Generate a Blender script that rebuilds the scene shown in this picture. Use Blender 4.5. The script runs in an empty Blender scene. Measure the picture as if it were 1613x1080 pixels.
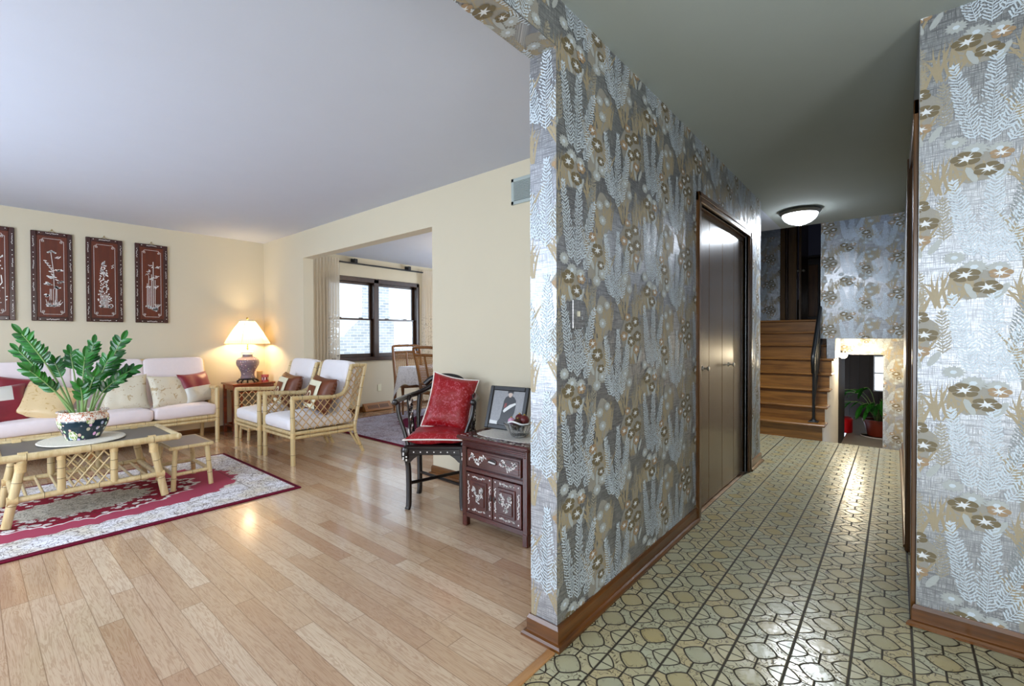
import bpy, math, random
from mathutils import Vector, Matrix
from math import sin, cos, pi, sqrt

# ------------------------------------------------------------------ camera, world, lights, exposure
S = bpy.context.scene
COL = S.collection
S.view_settings.view_transform = 'Standard'
S.view_settings.look = 'None'
S.view_settings.exposure = 0.0
S.view_settings.gamma = 1.0
S.view_settings.use_curve_mapping = False
S.cycles.max_bounces = 10
S.cycles.diffuse_bounces = 6
S.cycles.glossy_bounces = 5
S.cycles.transmission_bounces = 8
S.cycles.sample_clamp_indirect = 6.0
S.cycles.caustics_reflective = False
S.cycles.caustics_refractive = False

cam_d = bpy.data.cameras.new('camera')
cam_d.sensor_width = 36.0
cam_d.lens = 719.96 / 1613.0 * 36.0
cam_d.clip_start = 0.02
cam = bpy.data.objects.new('camera', cam_d)
COL.objects.link(cam)


def cam_axes(yaw, p, r):
    f = Vector((-sin(yaw) * cos(p), cos(yaw) * cos(p), sin(p)))
    rt = Vector((cos(yaw), sin(yaw), 0))
    up = rt.cross(f)
    return cos(r) * rt + sin(r) * up, -sin(r) * rt + cos(r) * up, f


_r, _u, _f = cam_axes(0.6975, -0.0114, -0.003)
cam.matrix_world = Matrix(((_r.x, _u.x, -_f.x, 0), (_r.y, _u.y, -_f.y, 0), (_r.z, _u.z, -_f.z, 1.1692), (0, 0, 0, 1)))
S.camera = cam

world = bpy.data.worlds.new('sky')
S.world = world
world.use_nodes = True
_bg = world.node_tree.nodes['Background']
_bg.inputs['Color'].default_value = (0.66, 0.80, 1.0, 1)
_bg.inputs['Strength'].default_value = 2.5


def lamp(name, kind, loc, energy, color=(1, 1, 1), rot=(0, 0, 0), size=None, size_y=None, radius=None, portal=False):
    d = bpy.data.lights.new(name, kind)
    d.energy = energy
    d.color = color
    if size:
        d.shape = 'RECTANGLE' if size_y else 'SQUARE'
        d.size = size
        if size_y:
            d.size_y = size_y
    if radius is not None:
        if kind == 'SUN':
            d.angle = radius
        else:
            d.shadow_soft_size = radius
    if portal:
        d.cycles.is_portal = True
    o = bpy.data.objects.new(name, d)
    o.location = loc
    o.rotation_euler = rot
    COL.objects.link(o)
    return o


DAY = (0.74, 0.85, 1.0)
# daylight entering by the big front window of the living room (behind the camera, to the left)
lamp('daylight_front_window', 'AREA', (-3.6, -1.72, 1.35), 104, DAY, (pi / 2, 0, 0), 3.0, 1.5)
# daylight entering by the glazed entry door (behind the camera)
lamp('daylight_entry_door', 'AREA', (0.42, -1.72, 1.25), 52, (0.80, 0.90, 1.0), (pi / 2, 0, 0), 0.8, 1.7)
# added fill from the right of the foyer, unseen, brightens the hall's left wall
lamp('foyer_fill_light', 'AREA', (1.68, 0.1, 1.35), 42, (0.97, 0.97, 1.0), (0, pi / 2, 0), 1.5, 1.1)
# sky light through the dining room window
lamp('dining_window_portal', 'AREA', (-6.62, 4.3, 1.49), 1, DAY, (0, -pi / 2, 0), 1.25, 1.74, portal=True)
# added, unseen fill at the dining room's back wall to brighten the room
lamp('dining_fill_light', 'AREA', (-4.3, 6.86, 1.5), 80, DAY, (-pi / 2, 0, 0), 1.6, 1.2)
# sun on the neighbour's wall outside
lamp('sun', 'SUN', (0, 0, 12), 1.7, (1.0, 0.97, 0.92), (0, math.radians(48), math.radians(-12)), radius=0.02)

# ------------------------------------------------------------------ node helpers


def hexc(h):
    h = h.lstrip('#')
    v = [int(h[i:i + 2], 16) / 255 for i in (0, 2, 4)]
    return tuple([x / 12.92 if x <= 0.04045 else ((x + 0.055) / 1.055) ** 2.4 for x in v] + [1.0])


class NT:
    def __init__(self, name, rough=0.5, metallic=0.0, spec=0.5):
        self.m = bpy.data.materials.new(name)
        self.m.use_nodes = True
        self.t = self.m.node_tree
        self.b = self.t.nodes['Principled BSDF']
        self.b.inputs['Roughness'].default_value = rough
        self.b.inputs['Metallic'].default_value = metallic
        self.b.inputs['Specular IOR Level'].default_value = spec
        self._pos = None
        self._obj = None

    def n(self, t, **k):
        x = self.t.nodes.new(t)
        for a, b in k.items():
            setattr(x, a, b)
        return x

    def set(self, sock, v):
        if isinstance(v, bpy.types.NodeSocket):
            self.t.links.new(v, sock)
        elif isinstance(v, (tuple, list)):
            d = sock.default_value
            sock.default_value = tuple(v)[:len(d)] if len(v) >= len(d) else tuple(v) + (1.0,)
        else:
            sock.default_value = v

    def math(self, op, a, b=None, c=None, clamp=False):
        x = self.n('ShaderNodeMath', operation=op, use_clamp=clamp)
        for i, v in enumerate((a, b, c)):
            if v is not None:
                self.set(x.inputs[i], v)
        return x.outputs[0]

    def add(self, a, b): return self.math('ADD', a, b)
    def sub(self, a, b): return self.math('SUBTRACT', a, b)
    def mul(self, a, b): return self.math('MULTIPLY', a, b)
    def maxi(self, a, b): return self.math('MAXIMUM', a, b)
    def mini(self, a, b): return self.math('MINIMUM', a, b)

    def step(self, e0, e1, x):
        r = self.n('ShaderNodeMapRange', interpolation_type='SMOOTHSTEP')
        self.set(r.inputs['Value'], x)
        self.set(r.inputs['From Min'], e0)
        self.set(r.inputs['From Max'], e1)
        return r.outputs['Result']

    def pos(self):
        if self._pos is None:
            g = self.n('ShaderNodeNewGeometry')
            s = self.n('ShaderNodeSeparateXYZ')
            self.t.links.new(g.outputs['Position'], s.inputs[0])
            self._pos = (g.outputs['Position'], s.outputs[0], s.outputs[1], s.outputs[2])
        return self._pos

    def obj(self):
        if self._obj is None:
            g = self.n('ShaderNodeTexCoord')
            s = self.n('ShaderNodeSeparateXYZ')
            self.t.links.new(g.outputs['Object'], s.inputs[0])
            self._obj = (g.outputs['Object'], s.outputs[0], s.outputs[1], s.outputs[2])
        return self._obj

    def vec(self, x, y, z=0.0):
        c = self.n('ShaderNodeCombineXYZ')
        for i, v in enumerate((x, y, z)):
            self.set(c.inputs[i], v)
        return c.outputs[0]

    def scale(self, v, s):
        x = self.n('ShaderNodeVectorMath', operation='MULTIPLY')
        self.set(x.inputs[0], v)
        self.set(x.inputs[1], s)
        return x.outputs[0]

    def noise(self, v, scale=5, detail=2, rough=0.5, dist=0.0, color=False):
        x = self.n('ShaderNodeTexNoise')
        self.set(x.inputs['Vector'], v)
        self.set(x.inputs['Scale'], scale)
        x.inputs['Detail'].default_value = detail
        x.inputs['Roughness'].default_value = rough
        x.inputs['Distortion'].default_value = dist
        return x.outputs['Color'] if color else x.outputs['Fac']

    def voro(self, v, scale=5, feature='F1', out='Distance', rnd=1.0):
        x = self.n('ShaderNodeTexVoronoi', feature=feature)
        self.set(x.inputs['Vector'], v)
        self.set(x.inputs['Scale'], scale)
        self.set(x.inputs['Randomness'], rnd)
        return x.outputs[out]

    def white(self, v):
        x = self.n('ShaderNodeTexWhiteNoise', noise_dimensions='3D')
        self.set(x.inputs['Vector'], v)
        return x.outputs['Value']

    def mix(self, f, a, b, mode='MIX'):
        x = self.n('ShaderNodeMix', data_type='RGBA', blend_type=mode)
        self.set(x.inputs[0], f)
        self.set(x.inputs[6], a)
        self.set(x.inputs[7], b)
        return x.outputs[2]

    def ramp(self, f, stops):
        x = self.n('ShaderNodeValToRGB')
        e = x.color_ramp.elements
        while len(e) < len(stops):
            e.new(0.5)
        for i, (p, c) in enumerate(stops):
            e[i].position = p
            e[i].color = c
        self.set(x.inputs[0], f)
        return x.outputs[0]

    def bump(self, h, strength=0.3, dist=0.005):
        x = self.n('ShaderNodeBump')
        x.inputs['Strength'].default_value = strength
        x.inputs['Distance'].default_value = dist
        self.set(x.inputs['Height'], h)
        self.t.links.new(x.outputs[0], self.b.inputs['Normal'])

    def base(self, v): self.set(self.b.inputs['Base Color'], v)
    def rough(self, v): self.set(self.b.inputs['Roughness'], v)


def plain(name, h, rough=0.5, metallic=0.0, var=0.08, scale=14, spec=0.5, bump=0.0, coat=0.0, emit=None, emit_s=0.0, sheen=0.0):
    t = NT(name, rough, metallic, spec)
    c = hexc(h)
    p = t.obj()[0]
    n = t.noise(p, scale, 3)
    lo = tuple(x * (1 - var) for x in c[:3]) + (1,)
    hi = tuple(min(1, x * (1 + var)) for x in c[:3]) + (1,)
    t.base(t.mix(n, lo, hi))
    if bump:
        t.bump(t.noise(p, scale * 8, 3), bump, 0.003)
    if coat:
        t.b.inputs['Coat Weight'].default_value = coat
        t.b.inputs['Coat Roughness'].default_value = 0.12
    if sheen:
        t.b.inputs['Sheen Weight'].default_value = sheen
    if emit:
        t.b.inputs['Emission Color'].default_value = hexc(emit)
        t.b.inputs['Emission Strength'].default_value = emit_s
    return t.m


M = {}


def wood(name, dark, light, rough=0.3, scale=1.0, axis=2, coat=0.3, world=False):
    t = NT(name, rough)
    p = t.pos()[0] if world else t.obj()[0]
    s = [26.0 * scale] * 3
    s[axis] = 2.0 * scale
    v = t.scale(p, tuple(s))
    n = t.noise(v, 1.0, 5, 0.6, 0.6)
    n2 = t.noise(t.scale(v, (5, 5, 5)), 1.0, 3)
    f = t.add(t.mul(n, 0.75), t.mul(n2, 0.25))
    t.base(t.ramp(f, [(0.3, hexc(dark)), (0.7, hexc(light))]))
    t.bump(f, 0.06, 0.002)
    t.b.inputs['Coat Weight'].default_value = coat
    t.b.inputs['Coat Roughness'].default_value = 0.15
    return t.m


# ------------------------------------------------------------------ materials
M['cream'] = plain('cream_paint', 'd1c8b1', 0.75, var=0.02, scale=3, bump=0.05)
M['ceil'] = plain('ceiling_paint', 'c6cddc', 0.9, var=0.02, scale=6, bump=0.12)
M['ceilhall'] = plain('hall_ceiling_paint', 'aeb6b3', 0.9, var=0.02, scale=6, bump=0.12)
M['white'] = plain('white_paint', 'e6e4de', 0.6, var=0.02)
M['trim'] = wood('stained_trim', '3a2008', '7a4a1c', 0.32, axis=1)
M['trimx'] = wood('stained_trim_x', '3a2008', '7a4a1c', 0.32, axis=0)
M['trimz'] = wood('stained_trim_z', '33200a', '6d451c', 0.28, axis=2)
M['doorwood'] = wood('closet_door_wood', '3c2810', '6b4818', 0.26, 0.6, 2, 0.15)
M['stairwood'] = wood('stair_oak', '54300f', '9c6a30', 0.33, 0.7, 0, 0.3)
M['reducer'] = wood('oak_reducer', '9c6a3c', 'b98a5a', 0.35, 1.0, 1)
M['ladder'] = wood('oak_x', '8a5a30', 'b07c48', 0.4, 1.0, 1)
M['bamboo'] = wood('bamboo', 'bfa36c', 'e2cfa2', 0.35, 1.2, 2, 0.3)
M['bamboo_dark'] = plain('bamboo_node', '4a3413', 0.5)
M['rattan'] = plain('rattan_strip', 'c8a878', 0.45, var=0.15, scale=60)
M['wrap'] = plain('cane_wrap', 'dcc08a', 0.5, var=0.25, scale=160, bump=0.3)
M['cushion'] = plain('pinkish_white_canvas', 'e8dcdc', 0.9, var=0.04, scale=30, bump=0.15, sheen=0.2)
M['cushion_b'] = plain('white_canvas', 'eeebee', 0.9, var=0.03, scale=30, bump=0.12, sheen=0.2)
M['laminate'] = plain('dark_table_laminate', '57534f', 0.35, var=0.06, scale=40)
M['laminate_b'] = plain('stool_laminate', '867a70', 0.3, var=0.06, scale=40)
M['burgundy'] = plain('burgundy_satin', '7c0f20', 0.45, var=0.2, scale=20, bump=0.2, sheen=0.3)
M['brownsatin'] = plain('brown_satin', '6a3416', 0.42, var=0.25, scale=24, bump=0.3)
M['ivory'] = plain('ivory_satin', 'e4e0c4', 0.45, var=0.05, scale=20)
M['rosewood'] = wood('rosewood', '2a0a08', '5a1c14', 0.25, 1.0, 2, 0.6)
M['rosewood_x'] = wood('rosewood_x', '2a0a08', '5a1c14', 0.25, 1.0, 0, 0.6)
M['panelwood'] = wood('panel_rosewood', '441503', '682803', 0.42, 0.6, 2, 0.12)
M['panelrim'] = wood('panel_rim', '260a05', '44160c', 0.3, 0.6, 2, 0.4)
M['blackwood'] = plain('black_lacquer', '120809', 0.3, var=0.3, scale=8, coat=0.25)
M['cherry'] = wood('cherry_table', '5a1e0c', '93401c', 0.22, 0.8, 1, 0.5)
M['pearl'] = plain('mother_of_pearl', 'e6e4e2', 0.3, var=0.15, scale=90)
M['brass'] = plain('brass', 'b49a5a', 0.3, 0.9)
M['nickel'] = plain('brushed_nickel', 'c8c4ba', 0.28, 1.0, var=0.03)
M['iron'] = plain('black_iron', '0e0f10', 0.4, 0.3, var=0.2)
M['pewter'] = plain('pewter_ring', '77746c', 0.35, 0.9)
M['leaf'] = plain('glossy_leaf', '246a1e', 0.24, var=0.45, scale=18)
M['leaf_d'] = plain('dark_leaf', '184a18', 0.24, var=0.4, scale=18)
M['stem'] = plain('stem_green', '7d9a5c', 0.45, var=0.3, scale=12)
M['soil'] = plain('soil', '2a2018', 0.95, var=0.4, scale=120, bump=0.5)
M['terracotta'] = plain('terracotta_plastic', '7a2c18', 0.45, var=0.1)
M['redplastic'] = plain('red_plastic', 'c01018', 0.3, var=0.05)
M['tin'] = plain('red_white_tin', 'b43a30', 0.35, var=0.1)
M['chairwood'] = wood('walnut_chair', '5e3512', '96602a', 0.3, 1.0, 2, 0.4)
M['cane'] = plain('chair_cane', 'b07f45', 0.55, var=0.2, scale=90)
M['ivoryplate'] = plain('switch_ivory', 'cfc9b4', 0.4, var=0.02)
M['vent'] = plain('vent_paint', 'aab6b4', 0.45, var=0.03)
M['ventdark'] = plain('vent_dark', '3c4444', 0.7)
M['windowwood'] = wood('dark_window_wood', '1e0f06', '43240f', 0.35, 0.8, 2, 0.3)
M['black'] = plain('black_frame', '17171a', 0.4, var=0.1)
M['photo_bg'] = plain('photo_backdrop', '8c8c8e', 0.3, var=0.25, scale=90)
M['photo_dark'] = plain('photo_dark', '1c1b1e', 0.35)
M['photo_white'] = plain('photo_white', 'd8d8d6', 0.35)
M['photo_red'] = plain('photo_red', '7c2a22', 0.35)
M['skin'] = plain('photo_skin', 'c9b3a6', 0.4)
M['dark_wall'] = plain('dark_panelling', '2a1d12', 0.6, var=0.3, scale=10)
M['purple'] = plain('bedroom_paint', '6a6470', 0.8, var=0.03)
M['armoire'] = wood('armoire_wood', '22120a', '3e2010', 0.4, 0.7)
M['slabtile'] = plain('grey_slate', 'a29c92', 0.4, var=0.12, scale=5)
M['siding'] = None
M['candy1'] = plain('candy_pink', 'd09ab8', 0.3, var=0.2, scale=40)
M['candy2'] = plain('candy_red', '5a1418', 0.35, var=0.2, scale=40)
M['candy3'] = plain('candy_brown', '38140e', 0.35, var=0.2, scale=40)
M['redfringe'] = plain('red_piping', 'e9e2da', 0.6)
M['skirt'] = plain('plaster_white', 'cfcac2', 0.6, var=0.05, scale=5)
M['flower'] = plain('orchid_white', 'e9e6df', 0.5)


def m_foil(name, dark, light, rough, metal):
    t = NT(name, rough, metal)
    p, x, y, z = t.pos()
    u = t.add(x, y)
    a = t.noise(t.vec(t.mul(u, 420), t.mul(z, 18)), 1.0, 2, 0.6)
    b = t.noise(t.vec(t.mul(u, 16), t.mul(z, 380), 3.3), 1.0, 2, 0.6)
    f = t.mini(t.step(0.36, 0.62, a), t.step(0.36, 0.62, b))
    big = t.noise(t.vec(u, z), 3.0, 2)
    t.base(t.mix(t.add(t.mul(f, 0.8), t.mul(big, 0.25)), hexc(dark), hexc(light)))
    t.bump(t.add(a, b), 0.22, 0.002)
    return t.m


M['foil'] = m_foil('silver_foil_paper', '7e8084', 'ccced2', 0.38, 0.78)


def m_print(name, h, rough=0.55, metal=0.12, var=0.12):
    t = NT(name, rough, metal)
    p, x, y, z = t.pos()
    u = t.add(x, y)
    a = t.noise(t.vec(t.mul(u, 300), t.mul(z, 30)), 1.0, 2, 0.6)
    b = t.noise(t.vec(t.mul(u, 30), t.mul(z, 300), 1.0), 1.0, 2, 0.6)
    c = hexc(h)
    t.base(t.mix(t.mul(t.add(a, b), 0.5), tuple(v * (1 - var) for v in c[:3]) + (1,), tuple(min(1, v * (1 + var)) for v in c[:3]) + (1,)))
    return t.m


M['pr_plume'] = m_print('print_pale_blue_plume', 'ccd8e2')
M['pr_plume2'] = m_print('print_dim_plume', '8e9496')
M['pr_tan'] = m_print('print_tan_grass', 'a6997f')
M['pr_tan2'] = m_print('print_pale_fern', 'a39d8e')
M['pr_wash'] = m_print('print_grey_wash', '9d9a92', 0.6, 0.2)
M['pr_olive'] = m_print('print_olive_petal', '766a50')
M['pr_rust'] = m_print('print_rust_petal', 'a58c6e')
M['pr_star'] = m_print('print_white_star', 'e2e6ea')
M['pr_daisy'] = m_print('print_grey_daisy', 'b2b7b6')


def m_tile():
    t = NT('embossed_hall_tile', 0.3)
    pp, x, y, z = t.pos()
    P = 0.1734
    fx = t.math('MULTIPLY_ADD', x, 1 / P, -0.056 / P + 200)
    fy = t.math('MULTIPLY_ADD', y, 1 / P, -2.156 / P + 200)

    def cell(f):
        return t.math('ABSOLUTE', t.sub(t.math('FRACT', t.add(f, 0.5)), 0.5))
    ax, ay = cell(fx), cell(fy)
    bx, by = t.sub(0.5, ax), t.sub(0.5, ay)

    def sup(a, b, e=1.38):
        return t.math('POWER', t.add(t.math('POWER', a, e), t.math('POWER', b, e)), 1 / e)
    sA, sB = sup(ax, ay), sup(bx, by)

    def line(d, w):
        return t.sub(1.0, t.step(w * 0.5, w * 1.5, d))
    outB = t.step(0.295, 0.305, sB)
    inB = t.sub(1.0, outB)
    inA = t.sub(1.0, t.step(0.285, 0.295, sA))
    g = line(ax, 0.022)
    g = t.maxi(g, line(ay, 0.012))
    g = t.maxi(g, t.mul(line(t.mini(bx, by), 0.016), outB))
    g = t.maxi(g, line(t.math('ABSOLUTE', t.sub(sA, 0.29)), 0.016))
    g = t.maxi(g, line(t.math('ABSOLUTE', t.sub(sB, 0.30)), 0.018))
    # embossed scrolls
    n = t.noise(t.vec(fx, fy), 6.5, 0.0, 0.4, 0.9)
    scroll = line(t.math('ABSOLUTE', t.sub(t.math('FRACT', t.mul(n, 3.0)), 0.5)), 0.07)
    band = t.mul(outB, t.sub(1.0, inA))
    nearB = t.mul(inB, t.step(0.17, 0.24, sB))
    sc = t.mul(scroll, t.maxi(band, t.mul(nearB, 0.8)))
    # piece colours
    ia = t.white(t.vec(t.math('FLOOR', t.add(fx, 0.5)), t.math('FLOOR', t.add(fy, 0.5)), 1))
    ib = t.white(t.vec(t.math('FLOOR', fx), t.math('FLOOR', fy), 5))
    ic = t.white(t.vec(t.math('FLOOR', t.mul(fx, 2)), t.math('FLOOR', t.mul(fy, 2)), 9))
    soft = t.noise(t.vec(fx, fy), 2.2, 3)
    cA = t.mix(t.add(t.mul(ia, 0.6), t.mul(soft, 0.4)), hexc('aeb098'), hexc('bcae84'))
    cB = t.mix(t.add(t.mul(ib, 0.7), t.mul(soft, 0.3)), hexc('aaab92'), hexc('b09c66'))
    cC = t.mix(t.add(t.mul(ic, 0.7), t.mul(soft, 0.3)), hexc('b0b298'), hexc('baa87c'))
    col = t.mix(inA, cC, cA)
    col = t.mix(inB, col, cB)
    col = t.mix(t.mul(sc, 0.85), col, hexc('4c4026'))
    col = t.mix(g, col, hexc('2c2415'))
    t.base(col)
    t.rough(t.math('MULTIPLY_ADD', t.maxi(g, t.mul(sc, 0.4)), 0.45, 0.24))
    hgt = t.sub(1.0, t.maxi(g, t.mul(sc, 0.35)))
    hgt = t.add(hgt, t.mul(t.noise(t.vec(fx, fy), 3.0, 2), 0.5))
    t.bump(hgt, 0.8, 0.005)
    return t.m


M['tile'] = m_tile()


def m_floor():
    t = NT('oak_strip_floor', 0.25)
    pp, x, y, z = t.pos()
    Wd = 0.0826
    r = t.math('MULTIPLY_ADD', y, 1 / Wd, 100)
    row = t.math('FLOOR', r)
    off = t.mul(t.white(t.vec(row, 3.0, 7.0)), 9.0)
    ln = t.math('MULTIPLY_ADD', t.white(t.vec(row, 8.0, 1.0)), 0.5, 0.75)
    c = t.math('DIVIDE', t.add(t.add(x, 50.0), off), ln)
    col_i = t.math('FLOOR', c)
    rnd = t.white(t.vec(row, col_i, 2.0))
    rnd2 = t.white(t.vec(row, col_i, 11.0))
    fr = t.math('FRACT', r)
    fc = t.math('FRACT', c)
    seam = t.maxi(t.sub(1.0, t.step(0.008, 0.03, t.mini(fr, t.sub(1.0, fr)))),
                  t.sub(1.0, t.step(0.0008, 0.003, t.mini(fc, t.sub(1.0, fc)))))
    gv = t.vec(t.add(t.mul(x, 2.2), t.mul(rnd, 70.0)), t.mul(y, 26.0), t.mul(rnd2, 40.0))
    g1 = t.noise(gv, 1.0, 4, 0.6, 1.6)
    ring = t.math('ABSOLUTE', t.sub(t.math('FRACT', t.mul(g1, 7.0)), 0.5))
    fine = t.noise(t.vec(t.mul(x, 8.0), t.mul(y, 260.0), rnd), 1.0, 3, 0.6)
    base = t.ramp(rnd, [(0.0, hexc('b99476')), (0.35, hexc('c7a888')), (0.7, hexc('cfb396')), (1.0, hexc('dcc5aa'))])
    base = t.mix(t.mul(t.step(0.28, 0.05, ring), 0.30), base, hexc('8a5429'))
    base = t.mix(t.mul(t.step(0.45, 0.75, fine), 0.22), base, hexc('7f4f28'))
    base = t.mix(t.mul(seam, 0.5), base, hexc('6a4628'))
    t.base(base)
    t.rough(t.math('MULTIPLY_ADD', fine, 0.10, 0.17))
    t.bump(t.sub(t.mul(fine, 0.2), seam), 0.10, 0.002)
    t.b.inputs['Coat Weight'].default_value = 0.8
    t.b.inputs['Coat Roughness'].default_value = 0.13
    return t.m


M['floor'] = m_floor()


def m_rug(name, w, l, border, field_w, field_l, red, med=True, tones=('e8e6ea', 'd6cdbd', '54423a')):
    """oriental rug laid flat; object coordinates, w along x, l along y"""
    t = NT(name, 0.95, 0, 0.1)
    p, x, y, z = t.obj()
    ux, uy = t.math('ABSOLUTE', x), t.math('ABSOLUTE', y)
    edge = t.mini(t.sub(w / 2, ux), t.sub(l / 2, uy))
    ang = t.math('ARCTAN2', t.mul(y, w / l), x)
    sc = t.add(t.mul(t.math('ABSOLUTE', t.math('SINE', t.mul(ang, 11.0))), 0.05), t.mul(t.math('ABSOLUTE', t.math('SINE', t.mul(ang, 26.0))), 0.03))
    fd = t.math('POWER', t.add(t.math('POWER', t.mul(ux, 1 / field_w), 2.6), t.math('POWER', t.mul(uy, 1 / field_l), 2.6)), 1 / 2.6)
    fd = t.add(fd, sc)
    field = t.sub(1.0, t.step(0.985, 1.0, fd))
    n = t.noise(p, 15, 2, 0.5, 2.2)
    lines = t.step(0.11, 0.04, t.math('ABSOLUTE', t.sub(t.math('FRACT', t.mul(n, 3.2)), 0.5)))
    v = t.voro(p, 20, 'DISTANCE_TO_EDGE')
    petal = t.step(0.05, 0.015, v)
    ln = t.maxi(t.mul(lines, 0.8), t.mul(petal, 0.5))
    tint = t.noise(p, 5, 2)
    cw = t.mix(t.step(0.4, 0.7, tint), hexc(tones[0]), hexc(tones[1]))
    cream = t.mix(ln, cw, hexc(tones[2]))
    col = t.mix(field, cream, hexc(red))
    if med:
        md = t.math('POWER', t.add(t.math('POWER', t.mul(ux, 1 / (field_w * 0.74)), 2.0), t.math('POWER', t.mul(uy, 1 / (field_l * 0.72)), 2.0)), 0.5)
        md = t.add(md, t.add(t.mul(t.math('ABSOLUTE', t.math('SINE', t.mul(ang, 9.0))), 0.09), t.mul(t.math('ABSOLUTE', t.math('SINE', t.mul(ang, 24.0))), 0.04)))
        inm = t.sub(1.0, t.step(0.99, 1.01, md))
        vv = t.voro(p, 17, 'F1')
        blot = t.step(0.42, 0.34, vv)
        redd = t.mix(blot, hexc('8a1f34'), hexc('ded8d4'))
        redd = t.mix(ln, redd, hexc('4a2a28'))
        ring = t.step(0.62, 0.60, md)
        inner = t.mix(ln, hexc('bdb6a8'), hexc('57524a'))
        mcol = t.mix(ring, redd, inner)
        col = t.mix(inm, col, mcol)
        rim = t.sub(1.0, t.step(0.012, 0.03, t.math('ABSOLUTE', t.sub(md, 1.0))))
        col = t.mix(rim, col, hexc('e0dcd8'))
    # guard stripes of the border
    b1 = t.sub(1.0, t.step(0.010, 0.014, t.math('ABSOLUTE', t.sub(edge, border * 0.34))))
    b2 = t.sub(1.0, t.step(0.004, 0.007, t.math('ABSOLUTE', t.sub(edge, border))))
    col = t.mix(t.mul(b2, 0.5), col, hexc('54423a'))
    rim2 = t.sub(1.0, t.step(0.034, 0.038, edge))
    col = t.mix(rim2, col, hexc('6e1830'))
    e3 = t.sub(1.0, t.step(0.003, 0.005, t.math('ABSOLUTE', t.sub(edge, 0.018))))
    col = t.mix(e3, col, hexc('2a1418'))
    t.base(col)
    t.bump(t.noise(p, 350, 2), 0.3, 0.003)
    return t.m


def m_brocade(name, base, dark, rough=0.35, scale=22, thr=(0.5, 0.56), sheen=0.2):
    t = NT(name, rough)
    p = t.obj()[0]
    n = t.noise(p, scale, 3, 0.55, 1.5)
    f = t.step(thr[0], thr[1], n)
    t.base(t.mix(f, hexc(base), hexc(dark)))
    t.rough(t.math('MULTIPLY_ADD', f, 0.25, rough))
    t.bump(t.add(t.mul(n, 0.6), t.noise(p, 6, 3)), 0.35, 0.01)
    t.b.inputs['Sheen Weight'].default_value = sheen
    return t.m


M['brocade'] = m_brocade('cream_brocade', 'd8d0ba', 'b8a27c', 0.32, 16, (0.60, 0.64))
M['brocade_gold'] = m_brocade('golden_brocade', 'dcc293', 'c6a468', 0.34, 16, (0.60, 0.64))
M['silversatin'] = m_brocade('silver_satin', 'cbc8bd', 'aaa598', 0.28, 6, (0.5, 0.8))
M['redbrocade'] = m_brocade('red_brocade', '980a14', 'b4505c', 0.34, 46, (0.55, 0.60), 0.0)


def m_pot():
    t = NT('painted_porcelain', 0.12)
    p, x, y, z = t.obj()
    ang = t.math('ARCTAN2', y, x)
    v = t.vec(t.mul(ang, 0.15), z, 0.0)
    vo = t.voro(v, 30, 'F1')
    vc = t.voro(v, 30, 'F1', 'Color')
    fl = t.step(0.42, 0.34, vo)
    flc = t.mix(0.55, vc, hexc('e8e0d0'))
    body = t.mix(fl, hexc('22343f'), flc)
    vo2 = t.voro(v, 9, 'F1', rnd=0.5)
    med = t.step(0.34, 0.32, vo2)
    vine = t.noise(v, 60, 2, 0.5, 1.0)
    mc = t.mix(t.step(0.45, 0.6, vine), hexc('ece6d4'), hexc('7f9a4c'))
    body = t.mix(med, body, mc)
    rim = t.mix(t.step(0.5, 0.56, t.noise(v, 55, 2, 0.5, 1.5)), hexc('e9e2d6'), hexc('b56a48'))
    hi = t.step(0.135, 0.142, z)
    t.base(t.mix(hi, body, rim))
    return t.m


M['pot'] = m_pot()


def m_lampbase():
    t = NT('glazed_lamp_porcelain', 0.15)
    p, x, y, z = t.obj()
    v = t.voro(p, 38, 'F1')
    vc = t.voro(p, 38, 'F1', 'Color')
    spots = t.step(0.26, 0.2, v)
    n = t.noise(p, 9, 2)
    body = t.mix(n, hexc('5c6676'), hexc('9a7c80'))
    t.base(t.mix(t.mul(spots, 0.8), body, t.mix(0.6, vc, hexc('d8d0d4'))))
    return t.m


M['lampbase'] = m_lampbase()


def m_shade():
    t = NT('pleated_lamp_shade', 0.8)
    p, x, y, z = t.obj()
    ang = t.math('ARCTAN2', y, x)
    pl = t.math('SINE', t.mul(ang, 64.0))
    t.base(t.mix(t.math('MULTIPLY_ADD', pl, 0.5, 0.5), hexc('e6dcbc'), hexc('f6efd8')))
    t.bump(pl, 0.3, 0.004)
    tr = t.n('ShaderNodeBsdfTranslucent')
    tr.inputs['Color'].default_value = hexc('f4deb0')
    mx = t.n('ShaderNodeMixShader')
    mx.inputs[0].default_value = 0.55
    t.t.links.new(t.b.outputs[0], mx.inputs[1])
    t.t.links.new(tr.outputs[0], mx.inputs[2])
    t.t.links.new(mx.outputs[0], t.t.nodes['Material Output'].inputs[0])
    return t.m


M['shade'] = m_shade()


def m_emit(name, h, s):
    t = NT(name, 0.4)
    t.base(hexc(h))
    t.b.inputs['Emission Color'].default_value = hexc(h)
    t.b.inputs['Emission Strength'].default_value = s
    n = t.noise(t.obj()[0], 3, 1)
    t.rough(t.math('MULTIPLY_ADD', n, 0.1, 0.3))
    return t.m


M['dome'] = m_emit('glowing_glass_dome', 'eef6ff', 22.0)
M['bulb'] = m_emit('glowing_globe', 'fff0d8', 18.0)


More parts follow.
